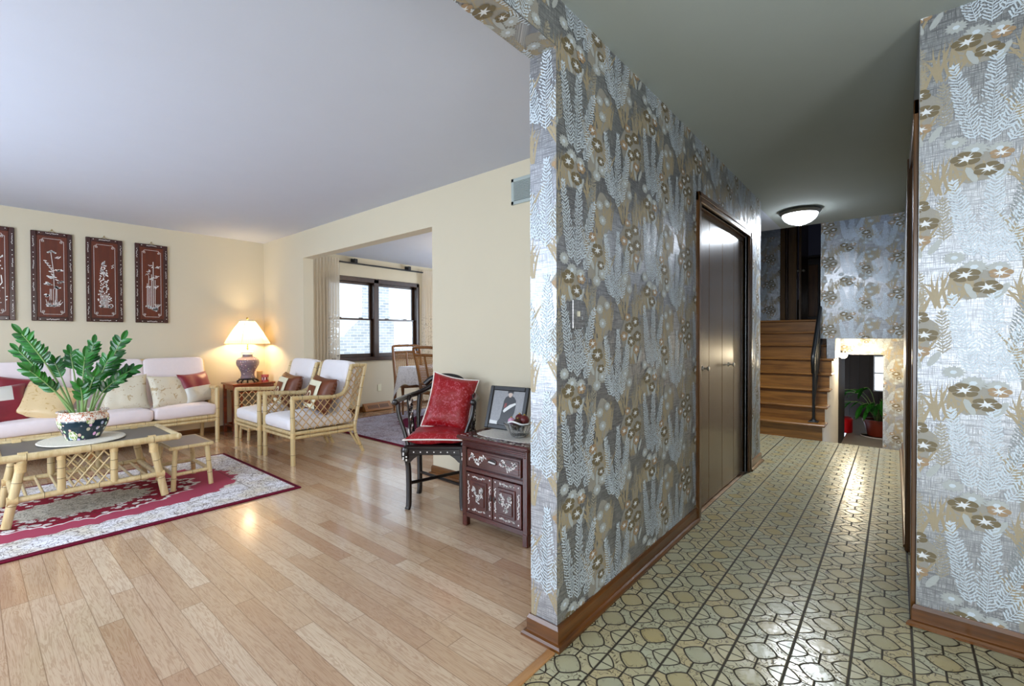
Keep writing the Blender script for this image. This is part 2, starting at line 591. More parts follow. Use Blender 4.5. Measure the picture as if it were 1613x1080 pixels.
def m_sheer(name, h, alpha, spots=False):
    t = NT(name, 0.9)
    c = hexc(h)
    p, x, y, z = t.pos()
    t.base(c)
    tr = t.n('ShaderNodeBsdfTranslucent')
    tr.inputs['Color'].default_value = c
    mx = t.n('ShaderNodeMixShader')
    mx.inputs[0].default_value = 0.5
    t.t.links.new(t.b.outputs[0], mx.inputs[1])
    t.t.links.new(tr.outputs[0], mx.inputs[2])
    tp = t.n('ShaderNodeBsdfTransparent')
    m2 = t.n('ShaderNodeMixShader')
    if spots:
        v = t.noise(t.vec(t.mul(y, 1.0), t.mul(z, 0.8)), 46, 2, 0.5, 0.8)
        holes = t.mul(t.step(0.56, 0.60, v), t.mul(t.step(1.75, 1.25, z), t.step(3.42, 3.46, y)))
        t.set(m2.inputs[0], t.maxi(alpha, t.mul(holes, 0.85)))
    else:
        m2.inputs[0].default_value = alpha
    t.t.links.new(mx.outputs[0], m2.inputs[1])
    t.t.links.new(tp.outputs[0], m2.inputs[2])
    t.t.links.new(m2.outputs[0], t.t.nodes['Material Output'].inputs[0])
    return t.m


M['sheer'] = m_sheer('sheer_curtain_lace', 'f2ebdf', 0.10, True)


def m_lace(name, h, sc):
    t = NT(name, 0.85)
    p = t.obj()[0]
    n = t.noise(p, sc, 2, 0.5, 1.5)
    f = t.step(0.52, 0.6, n)
    t.base(t.mix(f, hexc(h), tuple(v * 0.8 for v in hexc(h)[:3]) + (1,)))
    t.bump(f, 0.4, 0.003)
    return t.m


M['lace'] = m_lace('white_damask_cloth', 'e8e8ee', 28)
M['doily'] = m_lace('crochet_doily', 'dcd9d2', 120)
M['mat'] = m_lace('woven_round_mat', 'e9e2d0', 160)


def m_glass(name, rough=0.0, ior=1.45, tint=(1, 1, 1, 1)):
    t = NT(name, rough)
    t.base(tint)
    t.b.inputs['Transmission Weight'].default_value = 1.0
    t.b.inputs['IOR'].default_value = ior
    return t.m


M['glass'] = m_glass('cut_glass')


def m_pane():
    t = NT('window_pane', 0.02)
    tp = t.n('ShaderNodeBsdfTransparent')
    gl = t.n('ShaderNodeBsdfGlossy')
    gl.inputs['Roughness'].default_value = 0.02
    mx = t.n('ShaderNodeMixShader')
    mx.inputs[0].default_value = 0.04
    t.t.links.new(tp.outputs[0], mx.inputs[1])
    t.t.links.new(gl.outputs[0], mx.inputs[2])
    t.t.links.new(mx.outputs[0], t.t.nodes['Material Output'].inputs[0])
    return t.m


M['pane'] = m_pane()


def m_neighbour():
    t = NT('neighbour_house_wall', 0.8)
    p, x, y, z = t.pos()
    # white lap siding with a tapering brick chimney breast and brick below
    lap = t.math('FRACT', t.mul(z, 7.5))
    sid = t.mix(t.step(0.1, 0.0, lap), hexc('e9eef0'), hexc('b9c2c6'))
    br = t.n('ShaderNodeTexBrick')
    t.set(br.inputs['Vector'], t.vec(y, z, 0))
    br.inputs['Scale'].default_value = 1.0
    br.inputs['Brick Width'].default_value = 0.2
    br.inputs['Row Height'].default_value = 0.075
    br.inputs['Mortar Size'].default_value = 0.008
    br.inputs['Color1'].default_value = hexc('ccd2d6')
    br.inputs['Color2'].default_value = hexc('a6afb6')
    br.inputs['Mortar'].default_value = hexc('e6e6e4')
    half = t.math('MULTIPLY_ADD', t.step(1.85, 1.15, z), 0.55, 0.42)
    ch = t.step(0.01, 0.0, t.sub(t.math('ABSOLUTE', t.sub(y, 7.28)), half))
    low = t.step(1.20, 1.19, z)
    t.base(t.mix(t.maxi(ch, low), sid, br.outputs['Color']))
    return t.m


M['siding'] = m_neighbour()

# ------------------------------------------------------------------ mesh helpers
class MB:
    """collects polygons in scene coordinates; build() links them as ONE mesh object"""

    def __init__(self):
        self.v, self.f, self.mi, self.sm, self.mats = [], [], [], [], []

    def m(self, name):
        if name not in self.mats:
            self.mats.append(name)
        return self.mats.index(name)

    def poly(self, pts, mat, smooth=False):
        b = len(self.v)
        self.v += [tuple(p) for p in pts]
        self.f.append(tuple(range(b, b + len(pts))))
        self.mi.append(self.m(mat))
        self.sm.append(smooth)

    def add(self, verts, faces, mat, smooth=False):
        b = len(self.v)
        k = self.m(mat)
        self.v += [tuple(p) for p in verts]
        for f in faces:
            self.f.append(tuple(b + i for i in f))
            self.mi.append(k)
            self.sm.append(smooth)
        return self

    def box(self, x0, x1, y0, y1, z0, z1, mat, bev=0.0, fm=None, T=None):
        """axis-aligned box; bev chamfers every edge; fm overrides the material of faces by key '+x' ..."""
        if x0 > x1: x0, x1 = x1, x0
        if y0 > y1: y0, y1 = y1, y0
        if z0 > z1: z0, z1 = z1, z0
        b = min(bev, 0.49 * min(x1 - x0, y1 - y0, z1 - z0))
        if b <= 0:
            vs = [(x, y, z) for x in (x0, x1) for y in (y0, y1) for z in (z0, z1)]
            fs = {'-x': (0, 1, 3, 2), '+x': (4, 6, 7, 5), '-y': (0, 4, 5, 1), '+y': (2, 3, 7, 6), '-z': (0, 2, 6, 4), '+z': (1, 5, 7, 3)}
            if T: vs = [T @ Vector(p) for p in vs]
            base = len(self.v)
            self.v += [tuple(p) for p in vs]
            for k, f in fs.items():
                self.f.append(tuple(base + i for i in f))
                self.mi.append(self.m((fm or {}).get(k, mat)))
                self.sm.append(False)
            return self
        vs, idx = [], {}
        X, Y, Z = (x0, x1), (y0, y1), (z0, z1)
        for i in range(2):
            for j in range(2):
                for k in range(2):
                    sx, sy, sz = (b if i == 0 else -b), (b if j == 0 else -b), (b if k == 0 else -b)
                    for a in range(3):
                        p = [X[i] + sx, Y[j] + sy, Z[k] + sz]
                        p[a] = (X[i], Y[j], Z[k])[a]
                        idx[(i, j, k, a)] = len(vs)
                        vs.append(tuple(p))
        fs = []
        for a in range(3):
            o1, o2 = [q for q in range(3) if q != a]
            for s in range(2):
                q = []
                for (u, w) in ((0, 0), (1, 0), (1, 1), (0, 1)):
                    c = [0, 0, 0]
                    c[a] = s; c[o1] = u; c[o2] = w
                    q.append(idx[(c[0], c[1], c[2], a)])
                flip = (s == 0) != (a == 1)
                fs.append(tuple(reversed(q)) if flip else tuple(q))
        for a in range(3):      # edge chamfers along axis a
            o1, o2 = [q for q in range(3) if q != a]
            for u in range(2):
                for w in range(2):
                    c0, c1 = [0] * 3, [0] * 3
                    c0[o1] = c1[o1] = u; c0[o2] = c1[o2] = w
                    c0[a], c1[a] = 0, 1
                    q = [idx[(*c0, o1)], idx[(*c1, o1)], idx[(*c1, o2)], idx[(*c0, o2)]]
                    fs.append(self._orient(vs, q, ((x0 + x1) / 2, (y0 + y1) / 2, (z0 + z1) / 2)))
        for i in range(2):
            for j in range(2):
                for k in range(2):
                    q = [idx[(i, j, k, 0)], idx[(i, j, k, 1)], idx[(i, j, k, 2)]]
                    fs.append(self._orient(vs, q, ((x0 + x1) / 2, (y0 + y1) / 2, (z0 + z1) / 2)))
        if T: vs = [T @ Vector(p) for p in vs]
        self.add(vs, fs, mat)
        return self

    @staticmethod
    def _orient(vs, q, c):
        a, b_, d = Vector(vs[q[0]]), Vector(vs[q[1]]), Vector(vs[q[2]])
        n = (b_ - a).cross(d - a)
        return tuple(q) if n.dot(a - Vector(c)) > 0 else tuple(reversed(q))

    def tube(self, pts, r, mat='bamboo', seg=8, caps=True, closed=False, flat=1.0):
        P = [Vector(p) for p in pts]
        n = len(P)
        R = r if isinstance(r, (list, tuple)) else [r] * n
        ref = None
        vs, fs = [], []
        for i in range(n):
            if closed:
                d = (P[(i + 1) % n] - P[i - 1])
            else:
                d = (P[min(i + 1, n - 1)] - P[max(i - 1, 0)])
            d = d.normalized() if d.length > 1e-9 else Vector((0, 0, 1))
            if ref is None:
                ref = Vector((0, 0, 1)) if abs(d.z) < 0.9 else Vector((1, 0, 0))
            a = (ref - d * ref.dot(d))
            if a.length < 1e-6:
                ref = Vector((0, 1, 0)); a = ref - d * ref.dot(d)
            a.normalize()
            b = d.cross(a)
            ref = a
            for k in range(seg):
                t = 2 * pi * k / seg
                vs.append(P[i] + a * cos(t) * R[i] + b * sin(t) * R[i] * flat)
        m = n if closed else n - 1
        for i in range(m):
            j = (i + 1) % n
            for k in range(seg):
                k2 = (k + 1) % seg
                fs.append((i * seg + k, i * seg + k2, j * seg + k2, j * seg + k))
        self.add(vs, fs, mat, True)
        if caps and not closed:
            self.add(vs[:seg], [tuple(reversed(range(seg)))], mat)
            self.add(vs[-seg:], [tuple(range(seg))], mat)
        return self

    def bamboo(self, a, b, r=0.02, nodes=None, mat='bamboo', seg=10, rng=None):
        """a cane pole with thin dark node rings"""
        a, b = Vector(a), Vector(b)
        self.tube([a, b], r, mat, seg)
        L = (b - a).length
        if nodes is None:
            k = max(1, int(L / 0.23))
            nodes = [(i + 0.5 + 0.13 * sin(i * 5.1 + L * 20)) / k for i in range(k)]
        d = (b - a).normalized()
        for t in nodes:
            c = a + (b - a) * t
            self.tube([c - d * 0.006, c - d * 0.002, c + d * 0.002, c + d * 0.006], [r * 0.99, r * 1.06, r * 1.06, r * 0.99], mat, seg, False)
            self.tube([c - d * 0.0014, c + d * 0.0014], r * 1.07, 'bamboo_dark', seg, False)
        return self

    def wrap(self, c, d, r, L, mat='wrap', turns=6):
        c, d = Vector(c), Vector(d).normalized()
        pts, R = [], []
        for i in range(turns * 2 + 1):
            pts.append(c + d * (L * (i / (turns * 2) - 0.5)))
            R.append(r * (1.10 if i % 2 else 1.02))
        return self.tube(pts, R, mat, 10, False)

    def lathe(self, prof, c, mat, seg=28, smooth=True, mats=None, sx=1, sy=1):
        vs, n = [], len(prof)
        for (r, z) in prof:
            for k in range(seg):
                t = 2 * pi * k / seg
                vs.append((c[0] + r * cos(t) * sx, c[1] + r * sin(t) * sy, c[2] + z))
        for i in range(n - 1):
            fs = []
            for k in range(seg):
                k2 = (k + 1) % seg
                fs.append((i * seg + k, i * seg + k2, (i + 1) * seg + k2, (i + 1) * seg + k))
            self.add(vs, [], mat) if False else None
            b = len(self.v)
            self.v += vs[i * seg:(i + 2) * seg]
            mm = self.m(mats[i] if mats else mat)
            for k in range(seg):
                k2 = (k + 1) % seg
                self.f.append((b + k, b + k2, b + seg + k2, b + seg + k))
                self.mi.append(mm)
                self.sm.append(smooth)
        return self

    def sq(self, c, rad, e1, e2, mat, nu=14, nv=24, T=None, wob=None):
        """superquadric (rounded box / ball)"""
        def pw(v, e): return (abs(v) ** e) * (1 if v >= 0 else -1)
        vs, fs = [], []
        for i in range(nu + 1):
            a = -pi / 2 + pi * i / nu
            for k in range(nv):
                b = 2 * pi * k / nv
                p = Vector((pw(cos(a), e1) * pw(cos(b), e2) * rad[0], pw(cos(a), e1) * pw(sin(b), e2) * rad[1], pw(sin(a), e1) * rad[2]))
                if wob: p = wob(p)
                p = p + Vector(c) if T is None else T @ p
                vs.append(p)
        for i in range(nu):
            for k in range(nv):
                k2 = (k + 1) % nv
                fs.append((i * nv + k, i * nv + k2, (i + 1) * nv + k2, (i + 1) * nv + k))
        return self.add(vs, fs, mat, True)

    def pillow(self, T, w, h, t, mat, n=14, matf=None, crumple=0.0, seed=1):
        """a stuffed square: local x = width, z = height, y = thickness"""
        rr = random.Random(seed)
        ph = [rr.uniform(0, 6) for _ in range(6)]
        base, k = len(self.v), n + 1
        for s in (-1, 1):
            for i in range(k):
                for j in range(k):
                    u, v = -1 + 2 * i / n, -1 + 2 * j / n
                    th = ((1 - u ** 4) * (1 - v ** 4)) ** 0.55
                    q = 1 - 0.09 * (1 - v * v) * abs(u) ** 3
                    q2 = 1 - 0.09 * (1 - u * u) * abs(v) ** 3
                    cr = crumple * th * (sin(5 * u + ph[0] + 2 * v) + 0.7 * sin(7 * v + ph[1] - 3 * u) + 0.4 * sin(11 * u + ph[2]))
                    p = T @ Vector((u * w / 2 * q, s * (t / 2 * th + cr), v * h / 2 * q2))
                    self.v.append(tuple(p))
        for s in range(2):
            o = base + s * k * k
            for i in range(n):
                for j in range(n):
                    q = (o + i * k + j, o + (i + 1) * k + j, o + (i + 1) * k + j + 1, o + i * k + j + 1)
                    self.f.append(q if s == 0 else tuple(reversed(q)))
                    u, v = -1 + 2 * (i + 0.5) / n, -1 + 2 * (j + 0.5) / n
                    self.mi.append(self.m(matf(u, v, s) if matf else mat))
                    self.sm.append(True)
        return self

    def build(self, name, parent=None, local=False, **props):
        me = bpy.data.meshes.new(name)
        off = Vector((0, 0, 0))
        if parent is not None and not local:
            off = wloc(parent)
        me.from_pydata([tuple(Vector(p) - off) for p in self.v], [], self.f)
        for n in self.mats:
            me.materials.append(M[n])
        me.polygons.foreach_set('material_index', self.mi)
        me.polygons.foreach_set('use_smooth', self.sm)
        me.update()
        o = bpy.data.objects.new(name, me)
        COL.objects.link(o)
        if parent is not None:
            o.parent = parent
        for k, v in props.items():
            o[k] = v
        return o


def wloc(o):
    p = Vector(o.location)
    while o.parent is not None:
        o = o.parent
        p = p + Vector(o.location)
    return p


def thing(name, label, cat, loc=(0, 0, 0), rz=0.0, group=None):
    o = bpy.data.objects.new(name, None)
    o.empty_display_size = 0.05
    COL.objects.link(o)
    o.location = loc
    o.rotation_euler = (0, 0, rz)
    o['label'] = label
    o['category'] = cat
    if group:
        o['group'] = group
    return o


def tag(o, label, cat, group=None):
    o['label'] = label
    o['category'] = cat
    if group:
        o['group'] = group
    return o


def solo(mb, name, label, cat, group=None, origin=None):
    """a thing that is one mesh; its origin is set to the given point"""
    o = mb.build(name)
    if origin is not None:
        ov = Vector(origin)
        for v in o.data.vertices:
            v.co = v.co - ov
        o.location = ov
    return tag(o, label, cat, group)


def dup(root, loc, rz, label):
    c = root.copy()
    COL.objects.link(c)
    c.location = loc
    c.rotation_euler = (0, 0, rz)
    c['label'] = label
    for ch in list(root.children):
        d = ch.copy()
        COL.objects.link(d)
        d.parent = c
        for g in list(ch.children):
            e = g.copy()
            COL.objects.link(e)
            e.parent = d
    return c


def struct(mb, name):
    o = mb.build(name)
    o['kind'] = 'structure'
    return o


def clip(poly, u0, u1, v0, v1):
    for ax, lim, sgn in ((0, u0, 1), (0, u1, -1), (1, v0, 1), (1, v1, -1)):
        out = []
        for i in range(len(poly)):
            a, b = poly[i - 1], poly[i]
            ia, ib = (a[ax] - lim) * sgn >= 0, (b[ax] - lim) * sgn >= 0
            if ia != ib:
                t = (lim - a[ax]) / (b[ax] - a[ax])
                out.append((a[0] + (b[0] - a[0]) * t, a[1] + (b[1] - a[1]) * t))
            if ib:
                out.append(b)
        poly = out
        if len(poly) < 3:
            return []
    return poly


# ------------------------------------------------------------------ wallpaper motifs
REP_H, REP_W = 0.444, 0.735


def blob(u, v, a, l, w, n=6):
    ca, sa = cos(a), sin(a)
    out = []
    for i in range(n):
        t = 2 * pi * i / n
        x, y = l * 0.5 * (1 + cos(t)), w * 0.5 * sin(t)
        out.append((u + x * ca - y * sa, v + x * sa + y * ca))
    return out


def repeat_unit():
    rr = random.Random(4)
    L = []      # (layer, material, polygon)

    def plume(u, v, a, ln, w, mat, lay):
        """feathery spike: a stem with rows of small clustered leaflets"""
        k = int(ln / 0.0118)
        ca, sa = cos(a), sin(a)
        for i in range(k):
            t = (i + .5) / k
            hw = w * (0.60 + 0.50 * sin(pi * min(1, t * 1.05 + 0.12))) * (1.0 if t < 0.9 else 0.7)
            for sd in (-1, 1):
                for q in (0.18, 0.46, 0.74, 1.0):
                    if q > .5 and rr.random() < 0.16: continue
                    off = hw * q * rr.uniform(.85, 1.12)
                    x = u + ca * (ln * t + off * .75) - sa * off * sd
                    y = v + sa * (ln * t + off * .75) + ca * off * sd
                    L.append((lay, mat, blob(x - .005 * cos(a + sd * .8), y - .005 * sin(a + sd * .8), a + sd * rr.uniform(.5, 1.1), 0.0135 * rr.uniform(.8, 1.25), 0.0056, 5)))
        L.append((lay, mat, blob(u + ca * ln * .98, v + sa * ln * .98, a, .018, .008, 5)))
        L.append((lay, mat, [(u - sa * .0014, v + ca * .0014), (u + sa * .0014, v - ca * .0014), (u + ca * ln, v + sa * ln)]))

    def star(u, v, r, sq, mat='pr_star', lay=5):
        n = rr.choice((5, 6, 6))
        ph = rr.uniform(0, 6)
        pts = []
        for i in range(2 * n):
            q = r * (rr.uniform(0.85, 1.15) if i % 2 == 0 else 0.38)
            pts.append((u + q * cos(ph + pi * i / n), v + q * sin(ph + pi * i / n) * sq))
        L.append((lay, mat, pts))

    def flower(u, v, r, mat, sq=0.72):
        ph = rr.uniform(0, 6)
        n = 5
        for i in range(n):
            a = ph + 2 * pi * i / n
            pts = []
            for k in range(9):
                b = a + (k / 8 - 0.5) * 2 * pi / n * 0.93
                q = r * (0.92 + 0.12 * sin(pi * k / 8)) * (1 if 0 < k < 8 else 0.93)
                pts.append((u + q * cos(b), v + q * sin(b) * sq))
            pts.append((u + 0.12 * r * cos(a), v + 0.12 * r * sin(a) * sq))
            L.append((4, mat, pts))
        star(u, v, r * 0.62, sq)

    def daisy(u, v, r, mat='pr_daisy', sq=0.7):
        for i in range(13):
            a = 2 * pi * i / 13
            p = blob(0, 0, 0, r, r * 0.36, 6)
            L.append((3, mat, [(u + (x * cos(a) - y * sin(a)), v + (x * sin(a) + y * cos(a)) * sq) for x, y in p]))
        L.append((4, 'pr_plume', [(u + r * .3 * cos(k), v + r * .22 * sin(k)) for k in (0, 1, 2, 3, 4, 5)]))

    def grass(u, v, n, ln, mat='pr_tan'):
        for i in range(n):
            a = pi / 2 + rr.uniform(-0.5, 0.5)
            b = rr.uniform(-0.35, 0.35)
            l = ln * rr.uniform(0.6, 1.0)
            u0 = u + rr.uniform(-.03, .03)
            c, w = [], 0.0042
            for k in range(6):
                t = k / 5
                aa = a + b * t
                c.append((u0 + cos(aa) * l * t, v + sin(aa) * l * t))
            lft = [(x - w * (1 - (k / 5) ** 2) * (0.6 + sin(pi * k / 5)), y) for k, (x, y) in enumerate(c)]
            rgt = [(x + w * (1 - (k / 5) ** 2) * (0.6 + sin(pi * k / 5)), y) for k, (x, y) in enumerate(c[:-1])]
            L.append((1, mat, lft + rgt[::-1]))
            for k in (2, 3):
                L.append((1, mat, blob(c[k][0], c[k][1], a + rr.choice((-.7, .7)), 0.03, 0.006)))

    def wash(u, v, ru, rv):
        L.append((0, 'pr_wash', [(u + ru * cos(k * pi / 9) * rr.uniform(.75, 1.1), v + rv * sin(k * pi / 9) * rr.uniform(.75, 1.1)) for k in range(18)]))

    for (u, v, ru, rv) in ((0.31, 0.08, .09, .13), (0.64, 0.20, .11, .11), (0.11, 0.39, .08, .07), (0.36, 0.28, .07, .10), (0.58, -.02, .07, .08)):
        wash(u, v, ru, rv)
    for (u, v, n, ln) in ((0.03, 0.30, 8, .17), (0.10, 0.34, 7, .13), (0.27, 0.05, 7, .22), (0.33, 0.17, 9, .24), (0.27, 0.28, 7, .17), (0.40, 0.02, 7, .17), (0.42, 0.22, 8, .18), (0.66, 0.06, 8, .20), (0.58, 0.27, 8, .18), (0.70, 0.27, 6, .16)):
        grass(u, v, n, ln)
    for (u, v, a, ln) in ((0.27, 0.28, 1.45, .17), (0.60, 0.04, 1.62, .16), (0.68, 0.28, 1.5, .16), (0.03, 0.12, 1.6, .16)):
        plume(u, v, a, ln, 0.020, 'pr_tan2', 1)
    for (u, v, a, ln) in ((0.225, 0.16, 1.35, .20), (0.565, 0.02, 1.32, .18)):
        plume(u, v, a, ln, 0.024, 'pr_plume2', 2)
    # plume cluster one, then cluster two set lower
    for (u, v, a, ln, w) in ((0.115, 0.05, 1.78, .30, .025), (0.155, 0.03, 1.52, .34, .026), (0.185, 0.06, 1.17, .27, .025), (0.205, 0.02, 0.98, .15, .022)):
        plume(u, v, a, ln, w, 'pr_plume', 3)
    for (u, v, a, ln, w) in ((0.465, -0.08, 1.86, .28, .024), (0.50, -0.11, 1.56, .33, .026), (0.535, -0.08, 1.28, .29, .025), (0.445, -0.07, 2.1, .14, .021)):
        plume(u, v, a, ln, w, 'pr_plume', 3)
    for (u, v, r, m) in ((0.09, 0.425, .043, 'pr_olive'), (0.15, 0.375, .040, 'pr_olive'), (0.185, 0.425, .032, 'pr_rust'),
                         (0.315, 0.115, .046, 'pr_olive'), (0.275, 0.165, .032, 'pr_rust'), (0.345, 0.055, .030, 'pr_olive'),
                         (0.615, 0.235, .042, 'pr_olive'), (0.685, 0.265, .040, 'pr_olive'), (0.565, 0.195, .036, 'pr_rust'), (0.71, 0.195, .042, 'pr_olive'),
                         (0.64, 0.17, .040, 'pr_olive'), (0.695, 0.13, .034, 'pr_rust'), (0.60, 0.285, .030, 'pr_rust')):
        flower(u, v, r, m, .62)
    for (u, v, r) in ((0.06, 0.05, .036), (0.115, 0.01, .040), (0.18, 0.0, .036), (0.31, -0.015, .036), (0.355, 0.02, .034), (0.36, 0.25, .034), (0.335, 0.31, .032),
                      (0.575, 0.02, .032), (0.62, -.025, .032), (0.40, 0.33, .028)):
        daisy(u, v, r)
    for (u, v, a) in ((0.29, 0.03, 2.2), (0.33, 0.015, 0.9), (0.31, 0.0, 1.5), (0.70, 0.06, 2.0), (0.72, 0.07, 1.0), (0.64, 0.09, 1.3), (0.17, 0.33, 1.0), (0.12, 0.33, 2.0)):
        L.append((2, 'pr_daisy', blob(u, v, a, 0.07, 0.024, 8)))
    L.sort(key=lambda q: q[0])
    return L


UNIT = repeat_unit()


def paper(mb, O, U, N, u0, u1, z0, z1, phase=0.0, zphase=0.0, skip=None, step=0.00018, scale=1.0):
    """print the flower pattern on a wall face: O + U*u, height z, outward normal N"""
    O, U, N = Vector(O), Vector(U), Vector(N)
    flip = (U.cross(Vector((0, 0, 1)))).dot(N) < 0
    W, H = REP_W * scale, REP_H * scale
    a0, a1 = int(math.floor((u0 - phase) / W)) - 1, int(math.ceil((u1 - phase) / W)) + 1
    b0, b1 = int(math.floor((z0 - zphase) / H)) - 1, int(math.ceil((z1 - zphase) / H)) + 1
    for a in range(a0, a1):
        for b in range(b0, b1):
            for idx, (lay, mat, pts) in enumerate(UNIT):
                q = [(phase + a * W + u * scale, zphase + b * H + v * scale) for u, v in pts]
                mu = [p[0] for p in q]
                mv = [p[1] for p in q]
                if max(mu) < u0 or min(mu) > u1 or max(mv) < z0 or min(mv) > z1:
                    continue
                if skip and skip(sum(mu) / len(mu), sum(mv) / len(mv)):
                    continue
                q = clip(q, u0, u1, z0, z1)
                if len(q) < 3:
                    continue
                d = N * (0.0003 + 0.0000009 * idx)
                P = [O + U * u + Vector((0, 0, 1)) * v + d for u, v in q]
                mb.poly(P[::-1] if flip else P, mat)

# ------------------------------------------------------------------ the setting
XW, XL = -0.973, -1.096        # hall side / living side of the hall's left wall
YC = 1.4216                    # near end of that wall
YV, YB = 2.5745, 2.6965        # wall between living room and dining room
XP = -6.5                      # outside wall with the panels and the dining window
H = 2.44
YF = 6.16                      # end of the tiled hall

b = MB()
b.box(-6.6, -0.985, -1.85, 7.1, -0.1, 0.0, 'floor')
struct(b, 'floor_oak')
b = MB()
b.box(-0.985, 1.8, -1.85, YF, -0.1, -0.002, 'tile')
b.box(-2.45, -0.985, 4.8, YF, -0.1, 0.001, 'tile')
struct(b, 'floor_tile')
b = MB()
b.box(-0.992, -0.958, -1.75, 1.388, -0.05, 0.006, 'reducer', 0.003)
struct(b, 'trim_1')
b = MB()
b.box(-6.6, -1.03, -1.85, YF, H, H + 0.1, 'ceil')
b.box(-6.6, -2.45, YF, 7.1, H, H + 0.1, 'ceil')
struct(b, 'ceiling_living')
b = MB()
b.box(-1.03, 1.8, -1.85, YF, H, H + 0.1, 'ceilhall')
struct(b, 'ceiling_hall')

# outside wall with the dining window opening
WY0, WY1, WZ0, WZ1 = 3.43, 5.17, 0.86, 2.12
b = MB()
b.box(XP - 0.12, XP, -1.85, WY0, -0.1, 2.54, 'cream')
b.box(XP - 0.12, XP, WY1, 7.1, -0.1, 2.54, 'cream')
b.box(XP - 0.12, XP, WY0, WY1, -0.1, WZ0, 'cream')
b.box(XP - 0.12, XP, WY0, WY1, WZ1, 2.54, 'cream')
struct(b, 'wall_left')
b = MB()
b.box(XP, -5.387, YV, YB, 0, H, 'cream')
b.box(-3.048, XL, YV, YB, 0, H, 'cream')
b.box(-5.387, -3.048, YV, YB, 2.124, H, 'cream')
struct(b, 'wall_back')
b = MB()
b.box(-6.5, -5.1, 6.9, 7.0, 0, H, 'cream')
b.box(-3.5, -2.45, 6.9, 7.0, 0, H, 'cream')
b.box(-5.1, -3.5, 6.9, 7.0, 0, 0.9, 'cream')
b.box(-5.1, -3.5, 6.9, 7.0, 2.1, H, 'cream')
struct(b, 'wall_dining_back')
b = MB()
b.box(-2.45, -2.35, YB, 11.0, -1.4, 4.0, 'cream', fm={'+x': 'foil'})
struct(b, 'wall_dining_right')
b = MB()
b.box(-2.35, XL, 4.68, 4.80, 0, H, 'cream', fm={'+y': 'foil'})
struct(b, 'wall_closet_back')

# wall behind the camera: big front window, entry door
b = MB()
b.box(-6.6, -5.15, -1.85, -1.75, 0, H, 'cream')
b.box(-2.05, -0.05, -1.85, -1.75, 0, H, 'cream')
b.box(0.9, 1.8, -1.85, -1.75, 0, H, 'cream')
b.box(-5.15, -2.05, -1.85, -1.75, 0, 0.55, 'cream')
b.box(-5.15, -2.05, -1.85, -1.75, 2.15, H, 'cream')
b.box(-0.05, 0.9, -1.85, -1.75, 2.15, H, 'cream')
struct(b, 'wall_front')
b = MB()
for x in (-5.15, -3.65, -2.09):
    b.box(x, x + 0.04, -1.83, -1.77, 0.55, 2.15, 'windowwood')
b.box(-5.15, -2.05, -1.83, -1.77, 0.55, 0.60, 'windowwood')
b.box(-5.15, -2.05, -1.83, -1.77, 2.10, 2.15, 'windowwood')
struct(b, 'window_2')
b = MB()
for x in (-0.05, 0.83):
    b.box(x, x + 0.07, -1.83, -1.77, 0, 2.15, 'windowwood')
b.box(-0.05, 0.9, -1.83, -1.77, 2.08, 2.15, 'windowwood')
b.box(-0.05, 0.9, -1.83, -1.77, 0, 0.35, 'windowwood')
struct(b, 'door_3')
b = MB()
b.box(1.7, 1.8, -1.75, 2.4704, 0, H, 'cream')
struct(b, 'wall_foyer_right')

# wallpapered wall between hall and living room, its end, and the header over the opening
CY0, CY1, CZ = 3.045, 4.33, 2.035       # closet opening
FM = {'+x': 'foil', '-y': 'foil', '-z': 'foil', '+y': 'foil'}
ZP = 1.868
b = MB()
b.box(XL, XW, YC, CY0, 0, H, 'cream', fm=FM)
b.box(XL, XW, CY1, 4.80, 0, H, 'cream', fm=FM)
b.box(XL, XW, CY0, CY1, CZ, H, 'cream', fm=FM)
b.box(XL, XW, -1.75, YC, 2.255, H, 'cream', fm=FM)
paper(b, (XW, 0, 0), (0, 1, 0), (1, 0, 0), YC, 4.80, 0.0, H, 1.41, ZP, skip=lambda u, v: CY0 - .05 < u < CY1 + .05 and v < CZ + .05)
paper(b, (XW, 0, 0), (0, 1, 0), (1, 0, 0), 0.2, YC, 2.257, H, 1.41, ZP)
paper(b, (0, YC, 0), (1, 0, 0), (0, -1, 0), XL, XW, 0.0, 2.255, -1.52, ZP + 0.2)
# print on the underside of the header
q = MB()
paper(q, (0, 0, 0), (1, 0, 0), (0, -1, 0), XL, XW, -1.421, 0.3, -1.37, 0.1)
for i in range(len(q.v)):
    x, y, z = q.v[i]
    q.v[i] = (x, -z, 2.255 + y)
for f, k in zip(q.f, q.mi):
    b.poly([q.v[i] for i in f], q.mats[k])
struct(b, 'wall_hall_left')


def baseboard(name, pts, h, side, mit=(0, 0)):
    """profiled board along pts (x, y); side = unit normals per segment"""
    b = MB()
    for (p0, p1), n in zip(zip(pts, pts[1:]), side):
        p0, p1, n = Vector((*p0, 0)), Vector((*p1, 0)), Vector((*n, 0))
        ax = 'trim' if abs(p1.y - p0.y) > abs(p1.x - p0.x) else 'trimx'
        prof = [(0, h), (0.006, h), (0.013, h - 0.014), (0.013, 0.020), (0.024, 0.018), (0.030, 0.010), (0.030, 0.0), (0, 0)]
        dr = (p1 - p0).normalized()
        e0 = [p0 + n * o - dr * o * mit[0] + Vector((0, 0, z)) for o, z in prof]
        e1 = [p1 + n * o + dr * o * mit[1] + Vector((0, 0, z)) for o, z in prof]
        for i in range(len(prof) - 1):
            b.poly([e0[i], e1[i], e1[i + 1], e0[i + 1]], ax)
        b.poly(e0, ax)
        b.poly(e1[::-1], ax)
    return struct(b, name)


